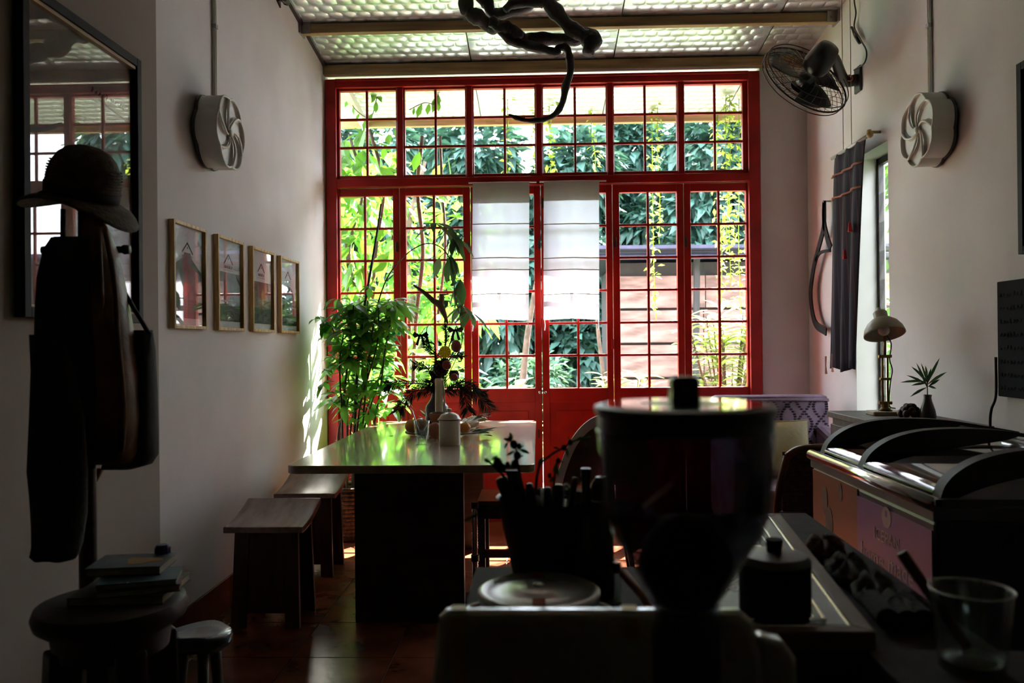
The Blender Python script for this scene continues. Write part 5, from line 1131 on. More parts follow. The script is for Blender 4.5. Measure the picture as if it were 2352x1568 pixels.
p = atZ(373, 1284, z + .066); c = thing('blue_cap', 'small blue bottle cap standing at the back of the book pile', 'cap', (atY(374, 1284, SY + .135).x, SY + .135, z + .020))
MB().lathe([(.014, 0), (.014, .042), (.016, .044), (.017, .066), (.014, .071), (.002, .072)], 16).build('cap', 'blue_cap', c, smooth='angle')
for k in range(12): a = 2*PI*k/12; MB().bar((.0172*math.cos(a), .0172*math.sin(a), .046), (.0172*math.cos(a), .0172*math.sin(a), .064), .002, .002).build('grip', 'blue_cap', c)
# small glossy stool
mat('teal_lacquer', (.030, .080, .092), .25, vary=.2, coat=.5)
TYs = 2.32; tp = atY(460, 1448, TYs); w = 70 / ppm(TYs)
o = thing('glossy_stool', 'small glossy teal stool with wavy seat by the round stool', 'stool', (tp.x, TYs, 0)); n = 40
def kid(q, z): return [Vector((q * w * math.cos(2*PI*k/n) * 1.05, q * w * .95 * math.sin(2*PI*k/n) * (1 + .18 * math.cos(3 * 2*PI*k/n + 1.4)), z)) for k in range(n)]
MB().loft([kid(.90, tp.z - .045), kid(1.0, tp.z - .03), kid(1.0, tp.z - .010), kid(.94, tp.z), kid(.5, tp.z - .006), kid(.02, tp.z - .008)]).build('seat', 'teal_lacquer', o, smooth=True)
for k in range(3): a = -PI/2 + .5 + k * 2*PI/3; MB().tube([(math.cos(a)*w*.55, math.sin(a)*w*.5, tp.z - .03), (math.cos(a)*w*.95, math.sin(a)*w*.9, 0)], [.017, .013], 10).build('leg', 'old_wood', o, smooth=True)
# ================================================================== SIDE CABINET WITH LAMP, BOTTLE VASE, WOODEN FLOWER
CZ = .90
mat('cab_wood', (.075, .050, .042), .45, vary=.2, scale=4, stretch=(1, 5, 5))
o = thing('side_cabinet', 'dark side cabinet against the right wall carrying the lamp', 'cabinet', (1.66, 3.72, 0))
cx0, cx1, cy0, cy1 = 1.45, XR - .055, 3.32, 4.10
MB().box((cx0 + .02, cy0 + .02, .08), (cx1, cy1 - .02, CZ - .03)).build('carcass', 'cab_wood', o, world=True, bevel=.004); MB().box((cx0, cy0, CZ - .03), (cx1, cy1, CZ)).build('top', 'cab_wood', o, world=True, bevel=.004); MB().box((cx0 + .05, cy0 + .04, 0), (cx1, cy1 - .04, .08)).build('plinth', 'black_paint', o, world=True)
for k in range(2):
    d = MB().box((cx0 + .004, cy0 + .04 + k * .36, .11), (cx0 + .02, cy0 + .385 + k * .36, CZ - .06)).build('door', 'cab_wood', o, world=True, bevel=.003); MB().sphere((cx0 - .008, cy0 + .36 + k * .07, .55), .012, 10, 7).build('knob', 'steel', d, world=True, smooth=True)
LY = 3.86; lp = atY(2034, 955, LY)
mat('lamp_shade', (.40, .36, .26), .42, vary=.05); mat('lamp_inner', (.62, .58, .50), .5); mat('brass', (.30, .17, .05), .35, .8); mat('bulb', (.70, .62, .60), .25)
b_ = thing('lamp_base', 'pale block base under the desk lamp', 'block', (lp.x, LY, CZ)); MB().prism(rrect(-.075, .075, -.06, .06, .02, 0), (0, 0, .018)).build('slab', 'lamp_shade', b_, bevel=.003); MB().lathe([(.03, .018), (.03, .024)], 16).build('pad', 'black_paint', b_)
o = thing('desk_lamp', 'jointed desk lamp with cream dome shade on the side cabinet', 'lamp', (lp.x, LY, CZ + .024)); s = 1 / ppm(LY); L0 = lp.z
zz = lambda py: atY(2034, py, LY).z - (CZ + .024)
MB().lathe([(.024, 0), (.024, .006), (.016, .01), (.016, zz(925))], 14).build('foot_socket', 'brass', o, smooth='angle')
for dx in (-.012, .012): MB().tube([(dx, 0, zz(935)), (dx, 0, zz(815))], .0052, 8).build('arm_bar', 'brass', o, smooth=True)
for py in (925, 870, 818): MB().box((-.024, -.010, zz(py) - .006), (.024, .010, zz(py) + .006)).build('joint', 'brass', o, bevel=.002); 
for py in (925, 818): MB().lathe([(.006, -.03), (.008, -.03), (.008, .03), (.006, .03)], 10, (0, 0, zz(py)), (1, 0, 0)).build('wing_nut', 'brass', o)
MB().tube([(0, 0, zz(818)), (.002, 0, zz(765))], .007, 8).build('neck', 'brass', o, smooth=True)
hx = .0; zb = zz(768); R_ = 44 * s
ax = Vector((-.03, .42, 1)).normalized()
sh = MB().lathe([(R_, 0), (R_ * .985, .008), (R_ * .92, .030), (R_ * .74, .056), (R_ * .48, .076), (R_ * .33, .082), (R_ * .33, .112), (R_ * .28, .118), (R_ * .10, .120), (R_ * .09, .138), (R_ * .02, .139)], 32, (-.004, -.01, zb), ax, cap=False).build('shade', 'lamp_shade', o, smooth=True, solid=.0025)
MB().lathe([(R_ * .30, .075), (R_ * .30, .05), (R_ * .16, .045)], 20, (-.004, -.01, zb), ax).build('socket', 'lamp_shade', sh, smooth=True); MB().sphere(Vector((-.004, -.01, zb)) + ax * .022, .027).build('bulb', 'bulb', o, smooth=True)
MB().tube(smooth_path([(.01, .0, zz(770)), (.03, 0, zz(790)), (.022, 0, zz(825)), (.034, 0, zz(850)), (.024, 0, zz(880)), (.018, 0, zz(930)), (.05, .01, .004)], 6), .003, 6).build('cord', 'black_plastic', o, smooth=True)
VY = 3.66; vp = atY(2131, 958, VY); o = thing('bottle_vase', 'small dark bottle vase with leafy sprig on the side cabinet', 'vase', (vp.x, VY, CZ)); s = 1 / ppm(VY)
mat('bottle_clay', (.055, .045, .035), .35, vary=.2); hgt = atY(2131, 906, VY).z - CZ
MB().lathe([(17*s, 0), (18*s, 4*s), (16*s, hgt*.35), (9.5*s, hgt*.72), (8*s, hgt*.86), (9*s, hgt), (7*s, hgt), (6*s, hgt*.8), (.5*s, hgt*.3)], 24).build('body', 'bottle_clay', o, smooth=True)
t = thing('leaf_sprig', 'pointed leaf sprig standing in the bottle vase', 'plant', (vp.x, VY, CZ + hgt * .7)); tz = atY(2131, 890, VY).z
for k, (px, py) in enumerate(((2161, 815), (2177, 852), (2102, 826), (2114, 828), (2090, 838), (2068, 878), (2094, 885), (2093, 910), (2160, 870), (2150, 892), (2125, 835), (2140, 840), (2080, 860), (2110, 860))):
    e = atY(px, py, VY + R2(-.05, .05)); b0 = Vector((vp.x + R2(-.006, .006), VY, tz - .01 + R2(0, .045))); d = e - b0; m = MB(); m.leaf(b0, d + Vector((0, 0, d.length * .12)), (R2(-.3, .3), -1, .5), d.length * 1.02, .013, .12, 4); m.build('leaf', 'dark_leaf', t, world=True)
MB().tube([(vp.x, VY, CZ + hgt * .3), (vp.x, VY, tz + .04)], [.003, .002], 6).build('stem', 'bark', t, world=True)
wp_ = atZ(2090, 957, CZ) ; o = thing('wooden_flower', 'brown carved wooden flower lying beside the bottle vase', 'ornament', (atY(2090, 950, 3.72).x, 3.72, CZ)); mat('carved_wood', (.06, .028, .02), .6, vary=.3)
for i in range(3):
    for k in range(8 - i * 2): a = 2*PI*k/(8 - i*2) + i * .4; r = .040 - i * .013; MB().sphere((r*math.cos(a), r*math.sin(a), .018 + i * .014), .017, 10, 7, (1, 1, 1.05)).build('petal', 'carved_wood', o, smooth=True)
MB().sphere((0, 0, .045), .016).build('core', 'carved_wood', o, smooth=True)

# ================================================================== ARMCHAIR AND CUSHION
mat('lilac_print', (.25, .165, .235), .85, vary=.12, scale=12); mat('dark_motif', (.045, .025, .05), .9); mat('cushion_cloth', (.40, .27, .11), .9, vary=.3, scale=4, bump=.2, col2=(.44, .37, .28))
AYb = 5.02
ax0, ax1 = atY(1640, 950, AYb).x, atY(1905, 950, AYb).x; ax1 = min(ax1, XR - .02); zt = atY(1800, 908, AYb).z
o = thing('armchair', 'lilac patterned upholstered armchair in the right corner', 'armchair', ((ax0 + ax1) / 2, 4.9, 0))
def slab(pts0, pts1, nm, m='lilac_print', bev=.03): return MB().loft([pts0, pts1]).build(nm, m, o, world=True, bevel=bev)
bk = slab([Vector((ax0, AYb - .06, .30)), Vector((ax1, AYb - .06, .30)), Vector((ax1, AYb + .10, .30)), Vector((ax0, AYb + .10, .30))], [Vector((ax0 - .01, AYb + .02, zt)), Vector((ax1 + .01, AYb + .02, zt)), Vector((ax1, AYb + .12, zt)), Vector((ax0, AYb + .12, zt))], 'backrest')
MB().box((ax0 + .05, 4.40, .26), (ax1 - .05, AYb - .03, .45)).build('seat', 'lilac_print', o, world=True, bevel=.03)
for x0, x1 in ((ax0 - .03, ax0 + .07), (ax1 - .09, ax1)): MB().loft([[Vector((x0, 4.40, .2)), Vector((x1, 4.40, .2)), Vector((x1, 4.40, .60)), Vector((x0, 4.40, .60))], [Vector((x0, AYb, .2)), Vector((x1, AYb, .2)), Vector((x1, AYb, .74)), Vector((x0, AYb, .74))]]).build('armrest', 'lilac_print', o, world=True, bevel=.03)
for x in (ax0 + .04, ax1 - .04):
    for y in (4.44, AYb): MB().tube([(x, y, 0), (x, y, .24)], [.015, .022], 8).build('leg', 'dark_wood', o, world=True)
# woven dark leaf chains on the back
def on_back(u, v): z = .42 + (zt - .04 - .42) * v; return Vector((ax0 + (ax1 - ax0) * u, AYb - .062 + .08 * (z - .30) / (zt - .30) - .002, z))
nmo = 7
for k in range(nmo):
    for sgn in (-1, 1):
        m = MB()
        for i in range(30):
            t = i / 29; u = (k + .5) / nmo + sgn * .062 * math.sin(2 * PI * t * 1.5 + k * .9); v = .05 + .95 * t; q = on_back(min(.98, max(.02, u)), v); m.sphere(q, .0085, 6, 4, (1.25, .3, .75))
        m.build('woven_motif', 'dark_motif', bk, world=True)
MB().tube([on_back(i / 20, 1.02) for i in range(21)], .010, 6).build('piping', 'lilac_print', bk, world=True, smooth=True)
cu0, cu1 = atY(1745, 1000, 4.80), atY(1862, 1000, 4.80); ct = atY(1800, 966, 4.80).z
o = thing('cushion', 'pale yellow cushion leaning in the lilac armchair', 'cushion', ((cu0.x + cu1.x) / 2, 4.80, .45)); hw = .19; cc = Vector((cu1.x - hw, 4.80, (ct + .46) / 2)); hh = (ct - .46) / 2
def cush(u, v, s): a = 2*u - 1; b = 2*v - 1; th = .065 * ((1 - a**4) * (1 - b**4)) ** .6; pin = 1 - .08 * (1 - abs(a)) * abs(b); return Vector((cc.x + a * hw * (1 - .07 * (1 - b*b)), cc.y + s * th + .10 * b * .5, cc.z + b * hh * (1 - .06 * (1 - a*a))))
m = MB(); m.grid(lambda u, v: cush(u, v, -1), 14, 14); m.grid(lambda u, v: cush(u, v, 1), 14, 14); m.build('pad', 'cushion_cloth', o, world=True, smooth=True)
MB().tube([cush(u/12, 0, 1) for u in range(13)] + [cush(1, v/12, 1) for v in range(13)] + [cush(1-u/12, 1, 1) for u in range(13)] + [cush(0, 1-v/12, 1) for v in range(13)], .005, 5).build('piping', 'cushion_cloth', o, world=True)

# ================================================================== CANE CHAIR, WHITE CHAIR, OTHER SEATS BEHIND THE COUNTER
mat('cane', (.20, .085, .035), .6, vary=.3, scale=60); mat('chair_wood', (.20, .065, .020), .35, vary=.2)
KY = 3.42; k0, k1 = atY(1785, 1100, KY), atY(1905, 1100, KY); kt = atY(1830, 1030, KY).z
o = thing('cane_chair', 'wooden chair with cane back seen beside the freezer', 'chair', ((k0.x + k1.x) / 2, KY - .2, 0)); kx0, kx1 = k0.x, k0.x + .42
def arc_post(x, lean): return smooth_path([(x, KY + .06, 0), (x, KY + .02, .44), (x + lean * .2, KY, .62), (x + lean, KY - .02, kt - .03)], 6)
for x, l in ((kx0, .035), (kx1, -.035)): P_ = arc_post(x, l); MB().tube(P_, lerp_list([.015, .017, .015], len(P_)), 8).build('back_post', 'chair_wood', o, world=True, smooth=True)
MB().tube(smooth_path([(kx0 + .035, KY - .02, kt - .03), (kx0 + .09, KY - .02, kt), ((kx0 + kx1) / 2, KY - .02, kt + .008), (kx1 - .09, KY - .02, kt), (kx1 - .035, KY - .02, kt - .03)], 6), .016, 8).build('top_rail', 'chair_wood', o, world=True, smooth=True)
MB().bar((kx0 + .005, KY, .52), (kx1 - .005, KY, .52), .03, .035).build('lower_rail', 'chair_wood', o, world=True)
m = MB()
for k in range(15): x = kx0 + .03 + (kx1 - kx0 - .06) * k / 14; m.bar((x, KY - .005, .53), (x, KY - .018, kt - .01), .005, .003, (0, 1, 0))
for k in range(12): z = .545 + (kt - .03 - .545) * k / 11; m.bar((kx0 + .02, KY - .012, z), (kx1 - .02, KY - .012, z), .003, .005)
tag(m.build('cane_weave', 'cane', o, world=True), kind='stuff'); MB().box((kx0 + .02, KY - .008, .53), (kx1 - .02, KY - .006, kt - .012)).build('cane_backing', 'cane', o, world=True)
MB().prism(rrect(kx0 - .01, kx1 + .01, KY - .42, KY + .02, .06, .43), (0, 0, .03)).build('seat', 'cane', o, world=True, bevel=.006)
for x in (kx0 + .02, kx1 - .02): MB().tube([(x, KY - .38, 0), (x, KY - .37, .43)], [.013, .017], 8).build('leg', 'chair_wood', o, world=True, smooth=True)
mat('white_shell', (.80, .77, .72), .5, vary=.05); mat('shell_inner', (.20, .10, .085), .6)
WY = 3.95
o = thing('shell_chair', 'white round backed chair right of the long table', 'chair', atY(1345, 1100, WY) * 1.0); o.location.z = 0; WORLD[o.name] = Vector(o.location)
pts = [(1268, 1160), (1275, 1110), (1290, 1060), (1312, 1010), (1340, 975), (1372, 955), (1410, 950), (1450, 965), (1480, 1000), (1500, 1060), (1510, 1130)]
outer = smooth_path([atY(x, y, WY + .03 + (.10 if i in (0, 10) else 0)) for i, (x, y) in enumerate(pts)], 5); cen = atY(1390, 1110, WY + .05)
m = MB(); m.loft([[p, p + Vector((0, .02, 0)), p.lerp(cen, .16) + Vector((0, .06, 0)), p.lerp(cen, .16) + Vector((0, .03, 0))] for p in outer]); m.build('rim', 'white_shell', o, world=True, smooth='angle')
n_ = len(outer); vs = [p.lerp(cen, .12) + Vector((0, .05, 0)) for p in outer] + [cen + Vector((0, .14, -.02))]; MB().add(vs, [(i, i + 1, n_) for i in range(n_ - 1)]).build('back_shell', 'shell_inner', o, world=True, smooth=True, solid=.008)
sc_ = atY(1390, 1160, WY); MB().sphere((sc_.x, WY - .10, .45), .24, 24, 10, (1, .95, .16)).build('seat', 'lilac_print', o, world=True, smooth=True)
for k in range(4): a = PI/4 + k*PI/2; MB().tube([(sc_.x + .10*math.cos(a), WY - .1 + .1*math.sin(a), .43), (sc_.x + .20*math.cos(a), WY - .1 + .19*math.sin(a), 0)], [.016, .010], 8).build('leg', 'black_paint', o, world=True, smooth=True)
# slim black post and ribbed hose behind the table leg
HY = 3.95; h0 = atY(1090, 1150, HY)
o = thing('ribbed_hose', 'pale ribbed metal hose standing behind the table leg', 'hose', (h0.x, HY, 0)); ztop = h0.z - .02
m = MB(); prof = []
for k in range(64): z = .02 + (ztop - .02) * k / 63; prof.append((.0165 if k % 2 else .0125, z))
m.lathe(prof, 14, (0, 0, 0)); m.build('ribbed_tube', 'chrome', o, smooth=True)
for z in (ztop, ztop * .44): MB().lathe([(.020, 0), (.020, .03)], 14, (0, 0, z - .015)).build('collar', 'black_plastic', o)
MB().lathe([(.09, 0), (.09, .012), (.02, .02)], 20).build('foot', 'black_plastic', o, smooth='angle')
BY = 4.12; b0 = atY(1110, 1200, BY)
o = thing('bar_stool', 'slim black framed bench with orange seat right of the table', 'stool', (b0.x + .16, BY + .15, 0))
bh = atY(1110, 1092, BY).z
for x in (b0.x - .012, b0.x + .30):
    for y in (BY, BY + .32): MB().box((x - .022, y - .016, 0), (x + .022, y + .016, .43)).build('leg', 'black_paint', o, world=True, bevel=.003)
MB().box((b0.x - .034, BY - .016, .36), (b0.x + .322, BY + .336, .43)).build('seat_frame', 'black_paint', o, world=True); MB().box((b0.x - .03, BY - .01, .43), (b0.x + .318, BY + .33, .45)).build('seat', 'chair_wood', o, world=True, bevel=.004)
MB().box((b0.x - .034, BY - .010, .16), (b0.x + .322, BY + .01, .20)).build('rail', 'chair_wood', o, world=True)

# ================================================================== ICE CREAM FREEZER
FX0, FX1, FY0, FY1, FZ = .99, 1.72, 2.05, 2.95, .845
def grad_mat(name, a, b, rough=.35):
    m = bpy.data.materials.new(name); m.use_nodes = True; N = m.node_tree.nodes; L = m.node_tree.links; bs = N['Principled BSDF']; bs.inputs['Roughness'].default_value = rough
    tc = N.new('ShaderNodeTexCoord'); nz = N.new('ShaderNodeTexNoise'); nz.inputs['Scale'].default_value = 5; L.new(tc.outputs['Object'], nz.inputs[0]); mx = N.new('ShaderNodeMix'); mx.data_type = 'RGBA'; mx.inputs[6].default_value = (*a, 1); mx.inputs[7].default_value = (*b, 1); L.new(nz.outputs[0], mx.inputs[0]); L.new(mx.outputs[2], bs.inputs['Base Color']); MATS[name] = m
grad_mat('freezer_print_red', (.42, .09, .05), (.28, .14, .06)); grad_mat('freezer_print_violet', (.22, .14, .42), (.36, .14, .26)); grad_mat('freezer_navy', (.012, .018, .05), (.008, .010, .03))
mat('print_pink', (.66, .42, .38), .5); mat('freezer_steel', (.10, .095, .10), .45, .3); mat('lid_frame', (.012, .008, .008), .6)
o = thing('ice_cream_freezer', 'ice cream freezer with curved glass lids and printed side', 'freezer', ((FX0 + FX1) / 2, (FY0 + FY1) / 2, 0))
MB().box((FX0, FY0, .06), (FX1, FY1, FZ - .05)).build('body', 'freezer_navy', o, world=True, bevel=.01); MB().box((FX0 - .006, FY0 - .006, FZ - .05), (FX1 + .006, FY1 + .006, FZ - .012)).build('top_collar', 'freezer_steel', o, world=True, bevel=.004)
for x in (FX0 + .06, FX1 - .06):
    for y in (FY0 + .06, FY1 - .06): MB().lathe([(.025, 0), (.025, .06)], 10, (x, y, 0)).build('foot', 'black_plastic', o, world=True)
MB().tube([(FX0 - .002, FY0 - .004, FZ - .006), (FX0 - .002, FY1 + .004, FZ - .006)], .019, 14).build('side_rail', 'chrome', o, world=True, smooth=True); MB().box((FX0 + .004, FY0, FZ - .012), (FX0 + .045, FY1, FZ + .002)).build('lid_track', 'chrome', o, world=True)
MB().box((FX0, FY0 - .004, FZ - .012), (FX1, FY0 + .02, FZ + .006)).build('end_rail', 'freezer_steel', o, world=True)
ysp = atX(1972, 1200, FX0).y
p1 = MB().box((FX0 - .0035, ysp, .10), (FX0 - .0005, FY1 - .012, FZ - .055)).build('side_print', 'freezer_print_red', o, world=True); p2 = MB().box((FX0 - .0035, FY0 + .012, .10), (FX0 - .0005, ysp, FZ - .075)).build('side_print', 'freezer_print_violet', o, world=True)
def onside(x, y): return atX(x, y, FX0 - .004)
q = onside(2036, 1188)
pr = MB(); pr.prism([(FX0 - .0042, q.y + .030 * math.cos(2*PI*k/24), q.z + .030 * math.sin(2*PI*k/24)) for k in range(24)], (-.0005, 0, 0)); pr.build('logo_disc', 'print_pink', p2, world=True)
MB().prism([(FX0 - .0050, q.y + .008 * math.cos(2*PI*k/10), q.z + .010 + .011 * math.sin(2*PI*k/10)) for k in range(10)], (-.0005, 0, 0)).build('logo_mark', 'freezer_print_violet', p2, world=True)
for tx, px, py, sz_, sh_ in (('ICEPAN', 2036, 1250, .050, 0), ('home', 2002, 1292, .072, .12), ('made', 2068, 1330, .072, .12), ('CREPE', 2048, 1362, .050, 0)):
    e = onside(px, py); text_mesh(tx, sz_, lambda c: Vector((FX0 - .0045 - c.z, e.y - c.x, e.z + c.y)), .0003, 'CENTER', sh_).build('lettering', 'print_pink', p2, world=True)
for (px, py, r) in ((1895, 1150, .05), (1905, 1210, .07), (1930, 1130, .03)):
    e = onside(px, py); MB().prism([(FX0 - .0042, e.y + r * .5 * math.cos(2*PI*k/16), e.z + r * math.sin(2*PI*k/16)) for k in range(16)], (-.0005, 0, 0)).build('printed_shape', 'print_brown', p1, world=True)
mat('faint_print', (.028, .034, .05), .5)
for pts in (((2195, 1170), (2195, 1205), (2215, 1212), (2240, 1200)), ((2245, 1165), (2255, 1185), (2275, 1178), (2285, 1165)), ((2290, 1235), (2300, 1260), (2325, 1225), (2335, 1250))):
    P_ = smooth_path([atY(x, y, FY0 - .001) for x, y in pts], 6); MB().tube(P_, .0025, 5).build('cursive_mark', 'faint_print', o, world=True)
glass_mat('lid_glass', (.62, .60, .60), .04, .02)
arc = [(0, 0), (.015, .035), (.05, .068), (.11, .098), (.20, .118), (.32, .124), (.45, .118), (.58, .10), (.73, .075)]
def arcp(t, y): return [(FX0 + .025 + a * (FX1 - FX0 - .05) / .73, y, FZ + .004 + b) for a, b in arc]
AYs = [FY1 - .03, FY0 + .53, FY0 + .045]
for y in AYs:
    P_ = smooth_path(arcp(0, y), 4); m = MB(); m.loft([[p + Vector((0, -.022, 0)), p + Vector((0, .022, 0)), p + Vector((0, .022, -.012 - .062 * math.sin(PI * min(1, i / 26)) ** .7)), p + Vector((0, -.022, -.012 - .062 * math.sin(PI * min(1, i / 26)) ** .7))] for i, p in enumerate(P_)]); m.build('lid_arch', 'lid_frame', o, world=True, smooth='angle')
for y0, y1 in ((AYs[1] + .018, AYs[0] - .018), (AYs[2] + .018, AYs[1] - .018)):
    a = smooth_path(arcp(0, y0), 3); b = smooth_path(arcp(0, y1), 3); fz = lambda v, d: Vector((v.x, v.y, FZ + .012 + (v.z - FZ) * .42 - d)); MB().loft([[fz(p, 0), fz(q_, 0), fz(q_, .004), fz(p, .004)] for p, q_ in zip(a, b)]).build('lid_glass', 'lid_glass', o, world=True, smooth='angle')
MB().box((FX0 + .05, FY0 + .05, .30), (FX1 - .02, FY1 - .05, FZ - .10)).build('inner_tub', 'freezer_steel', o, world=True)
for k in range(2):
    MB().tube([(FX1 - .03, AYs[1] - .43 + k * .45, FZ + .06), (FX1 - .03, AYs[1] - .05 + k * .45, FZ + .06)], .010, 8).build('lid_hinge', 'steel', o, world=True)
# ================================================================== COUNTERS IN THE FOREGROUND
mat('counter_stone', (.030, .020, .018), .8, spec=.2, vary=.2, scale=30); mat('counter_wood', (.13, .065, .04), .6, vary=.2, scale=4, stretch=(5, 1, 5)); mat('bar_panel', (.020, .016, .015), .6)
CT = .80
o = thing('serving_counter', 'low dark serving counter under the sink tray and tins', 'counter', (.25, 1.6, 0))
MB().prism([(-.13, 1.185, CT - .035), (.665, 1.185, CT - .035), (.70, 2.14, CT - .035), (.33, 2.14, CT - .035), (.33, 1.63, CT - .035), (-.13, 1.63, CT - .035)], (0, 0, .035)).build('worktop', 'counter_stone', o, world=True, bevel=.003)
MB().box((-.10, 1.21, .08), (.65, 1.60, CT - .035)).build('carcass', 'bar_panel', o, world=True); MB().box((.36, 1.60, .08), (.66, 2.11, CT - .035)).build('side_carcass', 'bar_panel', o, world=True); MB().box((-.08, 1.23, 0), (.68, 1.58, .08)).build('plinth', 'black_paint', o, world=True)
for k in range(3): d = MB().box((.344, 1.65 + k * .155, .12), (.359, 1.79 + k * .155, CT - .06)).build('door', 'bar_panel', o, world=True, bevel=.002); MB().lathe([(.005, 0), (.005, .018), (.010, .022)], 10, (.344, 1.775 + k * .155, .6), (-1, 0, 0)).build('knob', 'steel', d, world=True)
o = thing('barista_bar', 'dark bar cabinet right under the grinder and coffee machine', 'counter', (0, .85, 0))
BZ = .76
MB().box((-.62, .52, BZ - .03), (.44, 1.13, BZ)).build('worktop', 'counter_stone', o, world=True, bevel=.003); MB().box((-.60, .54, .08), (.42, 1.11, BZ - .03)).build('carcass', 'bar_panel', o, world=True); MB().box((-.58, .56, 0), (.40, 1.09, .08)).build('plinth', 'black_paint', o, world=True)
o = thing('side_ledge', 'dark ledge at lower right holding the tumbler', 'counter', (.75, .95, 0))
MB().box((.46, .62, .775), (1.20, 1.165, .81)).build('worktop', 'counter_stone', o, world=True, bevel=.003); MB().box((.48, .64, 0), (1.18, 1.14, .775)).build('carcass', 'bar_panel', o, world=True)

# ------------------------------------------------------------------ coffee grinder
GY = .80; gk = ppm(GY); gx_ = atY(1571, 940, GY).x
gz = lambda y: atY(1571, y, GY).z
o = thing('coffee_grinder', 'black coffee grinder with smoked bean hopper in the foreground', 'grinder', (gx_, GY, BZ)); W = lambda px: px / gk
Z = lambda y: gz(y) - BZ
MB().lathe([(W(66), Z(1405)), (W(72), Z(1388)), (W(70), Z(1380)), (W(120), Z(1290)), (W(168), Z(1215)), (W(186), Z(1150)), (W(193), Z(1010)), (W(196), Z(985))], 48, cap=False).build('hopper', 'smoked_glass', o, smooth='angle', solid=.003)
MB().lathe([(W(188), Z(985)), (W(197), Z(985)), (W(198), Z(950)), (W(204), Z(945)), (W(204), Z(932)), (W(196), Z(928)), (W(40), Z(924)), (W(2), Z(924))], 48).build('hopper_lid', 'black_plastic', o, smooth='angle')
mat('lid_gloss', (.035, .035, .04), .08, coat=1.0, vary=.05)
MB().lathe([(W(186), Z(929)), (W(186), Z(926)), (W(2), Z(925))], 48).build('lid_disc', 'lid_gloss', o, smooth='angle')
kb = MB().loft([[Vector((sx * W(a), sy * W(a), Z(y))) for sx, sy in ((-1, -1), (1, -1), (1, 1), (-1, 1))] for a, y in ((33, 930), (30, 900), (31, 880), (28, 866), (24, 864))]).build('lid_knob', 'black_plastic', o, bevel=.003)
mat('knob_label', (.30, .27, .20), .4); MB().box((-W(14), -W(32), Z(900)), (W(14), -W(30.6), Z(875))).build('knob_face', 'knob_label', kb, bevel=.001)
mat('beans', (.016, .010, .008), .35, vary=.3, scale=60, bump=.8, bscale=160)
MB().lathe([(W(60), Z(1385)), (W(108), Z(1295)), (W(95), Z(1240)), (W(50), Z(1190)), (W(4), Z(1175))], 32).build('coffee_beans', 'beans', o, smooth=True)
MB().lathe([(W(76), 0.02), (W(80), .06), (W(78), Z(1440)), (W(72), Z(1400))], 32).build('grinder_body', 'black_plastic', o, smooth='angle'); MB().prism(rrect(-.075, .075, -.09, .10, .02, 0), (0, 0, .022)).build('base', 'black_plastic', o, bevel=.003)
MB().box((-.02, -.10, .10), (.02, -.03, .13)).build('spout', 'steel', o, bevel=.003); MB().tube([(-.03, -.05, .06), (-.03, -.11, .055), (.03, -.11, .055), (.03, -.05, .06)], .004, 6).build('fork', 'steel', o)
MB().tube([atY(1478, 1165, GY - .09) - Vector((gx_, GY, BZ)), atY(1545, 1110, GY - .09) - Vector((gx_, GY, BZ))], .0015, 5).build('hopper_mark', 'steel', o)

# ------------------------------------------------------------------ coffee machine
mat('machine_cream', (.66, .62, .50), .22, vary=.05, coat=.6); mat('yellow_tape', (.80, .50, .03), .5)
EY_ = .93; ek = ppm(EY_); e0, e1 = atY(1006, 1410, EY_).x, atY(1738, 1410, EY_).x; ez = atY(1300, 1404, EY_).z
o = thing('coffee_machine', 'cream coffee machine back panel with yellow tape in the foreground', 'coffee machine', ((e0 + e1) / 2, EY_, BZ))
pn = MB(); pn.prism([(x, EY_ - .004, z) for x, z in ((e0 - .015, BZ + .03), (e1 + .012, BZ + .03), (e1 + .008, ez - .05), (e1 - .004, ez - .012), (e1 - .018, ez), (e0 + .010, ez), (e0, ez - .010))], (0, .030, 0)); pn = pn.build('back_panel', 'machine_cream', o, world=True, bevel=.012)
MB().prism([(e1 + .002, EY_ + .0, BZ + .03), (e1 + .05, EY_ + .0, BZ + .03), (e1 + .046, EY_ + .0, ez - .055), (e1 + .03, EY_, ez - .035), (e1 + .002, EY_ + .0, ez - .028)], (0, .028, 0)).build('side_cheek', 'machine_cream', o, world=True, bevel=.006)
MB().box((e0 + .03, EY_ + .028, BZ + .03), (e1 - .19, EY_ + .05, ez - .10)).build('housing', 'black_plastic', o, world=True, bevel=.008)
for x in (e0 + .03, e1 - .05): MB().lathe([(.016, 0), (.013, .03)], 12, (x, EY_ + .012, BZ)).build('foot', 'black_plastic', o, world=True)
for px in (1052, 1448):
    x = atY(px, 1410, EY_).x; MB().box((x - .009, EY_ - .0052, ez - .15 if px < 1100 else ez - .03), (x + .009, EY_ - .0042, ez - .006)).box((x - .009, EY_ + .002, ez + .0002), (x + .009, EY_ + .02, ez + .0012)).build('tape_strip', 'yellow_tape', pn, world=True)

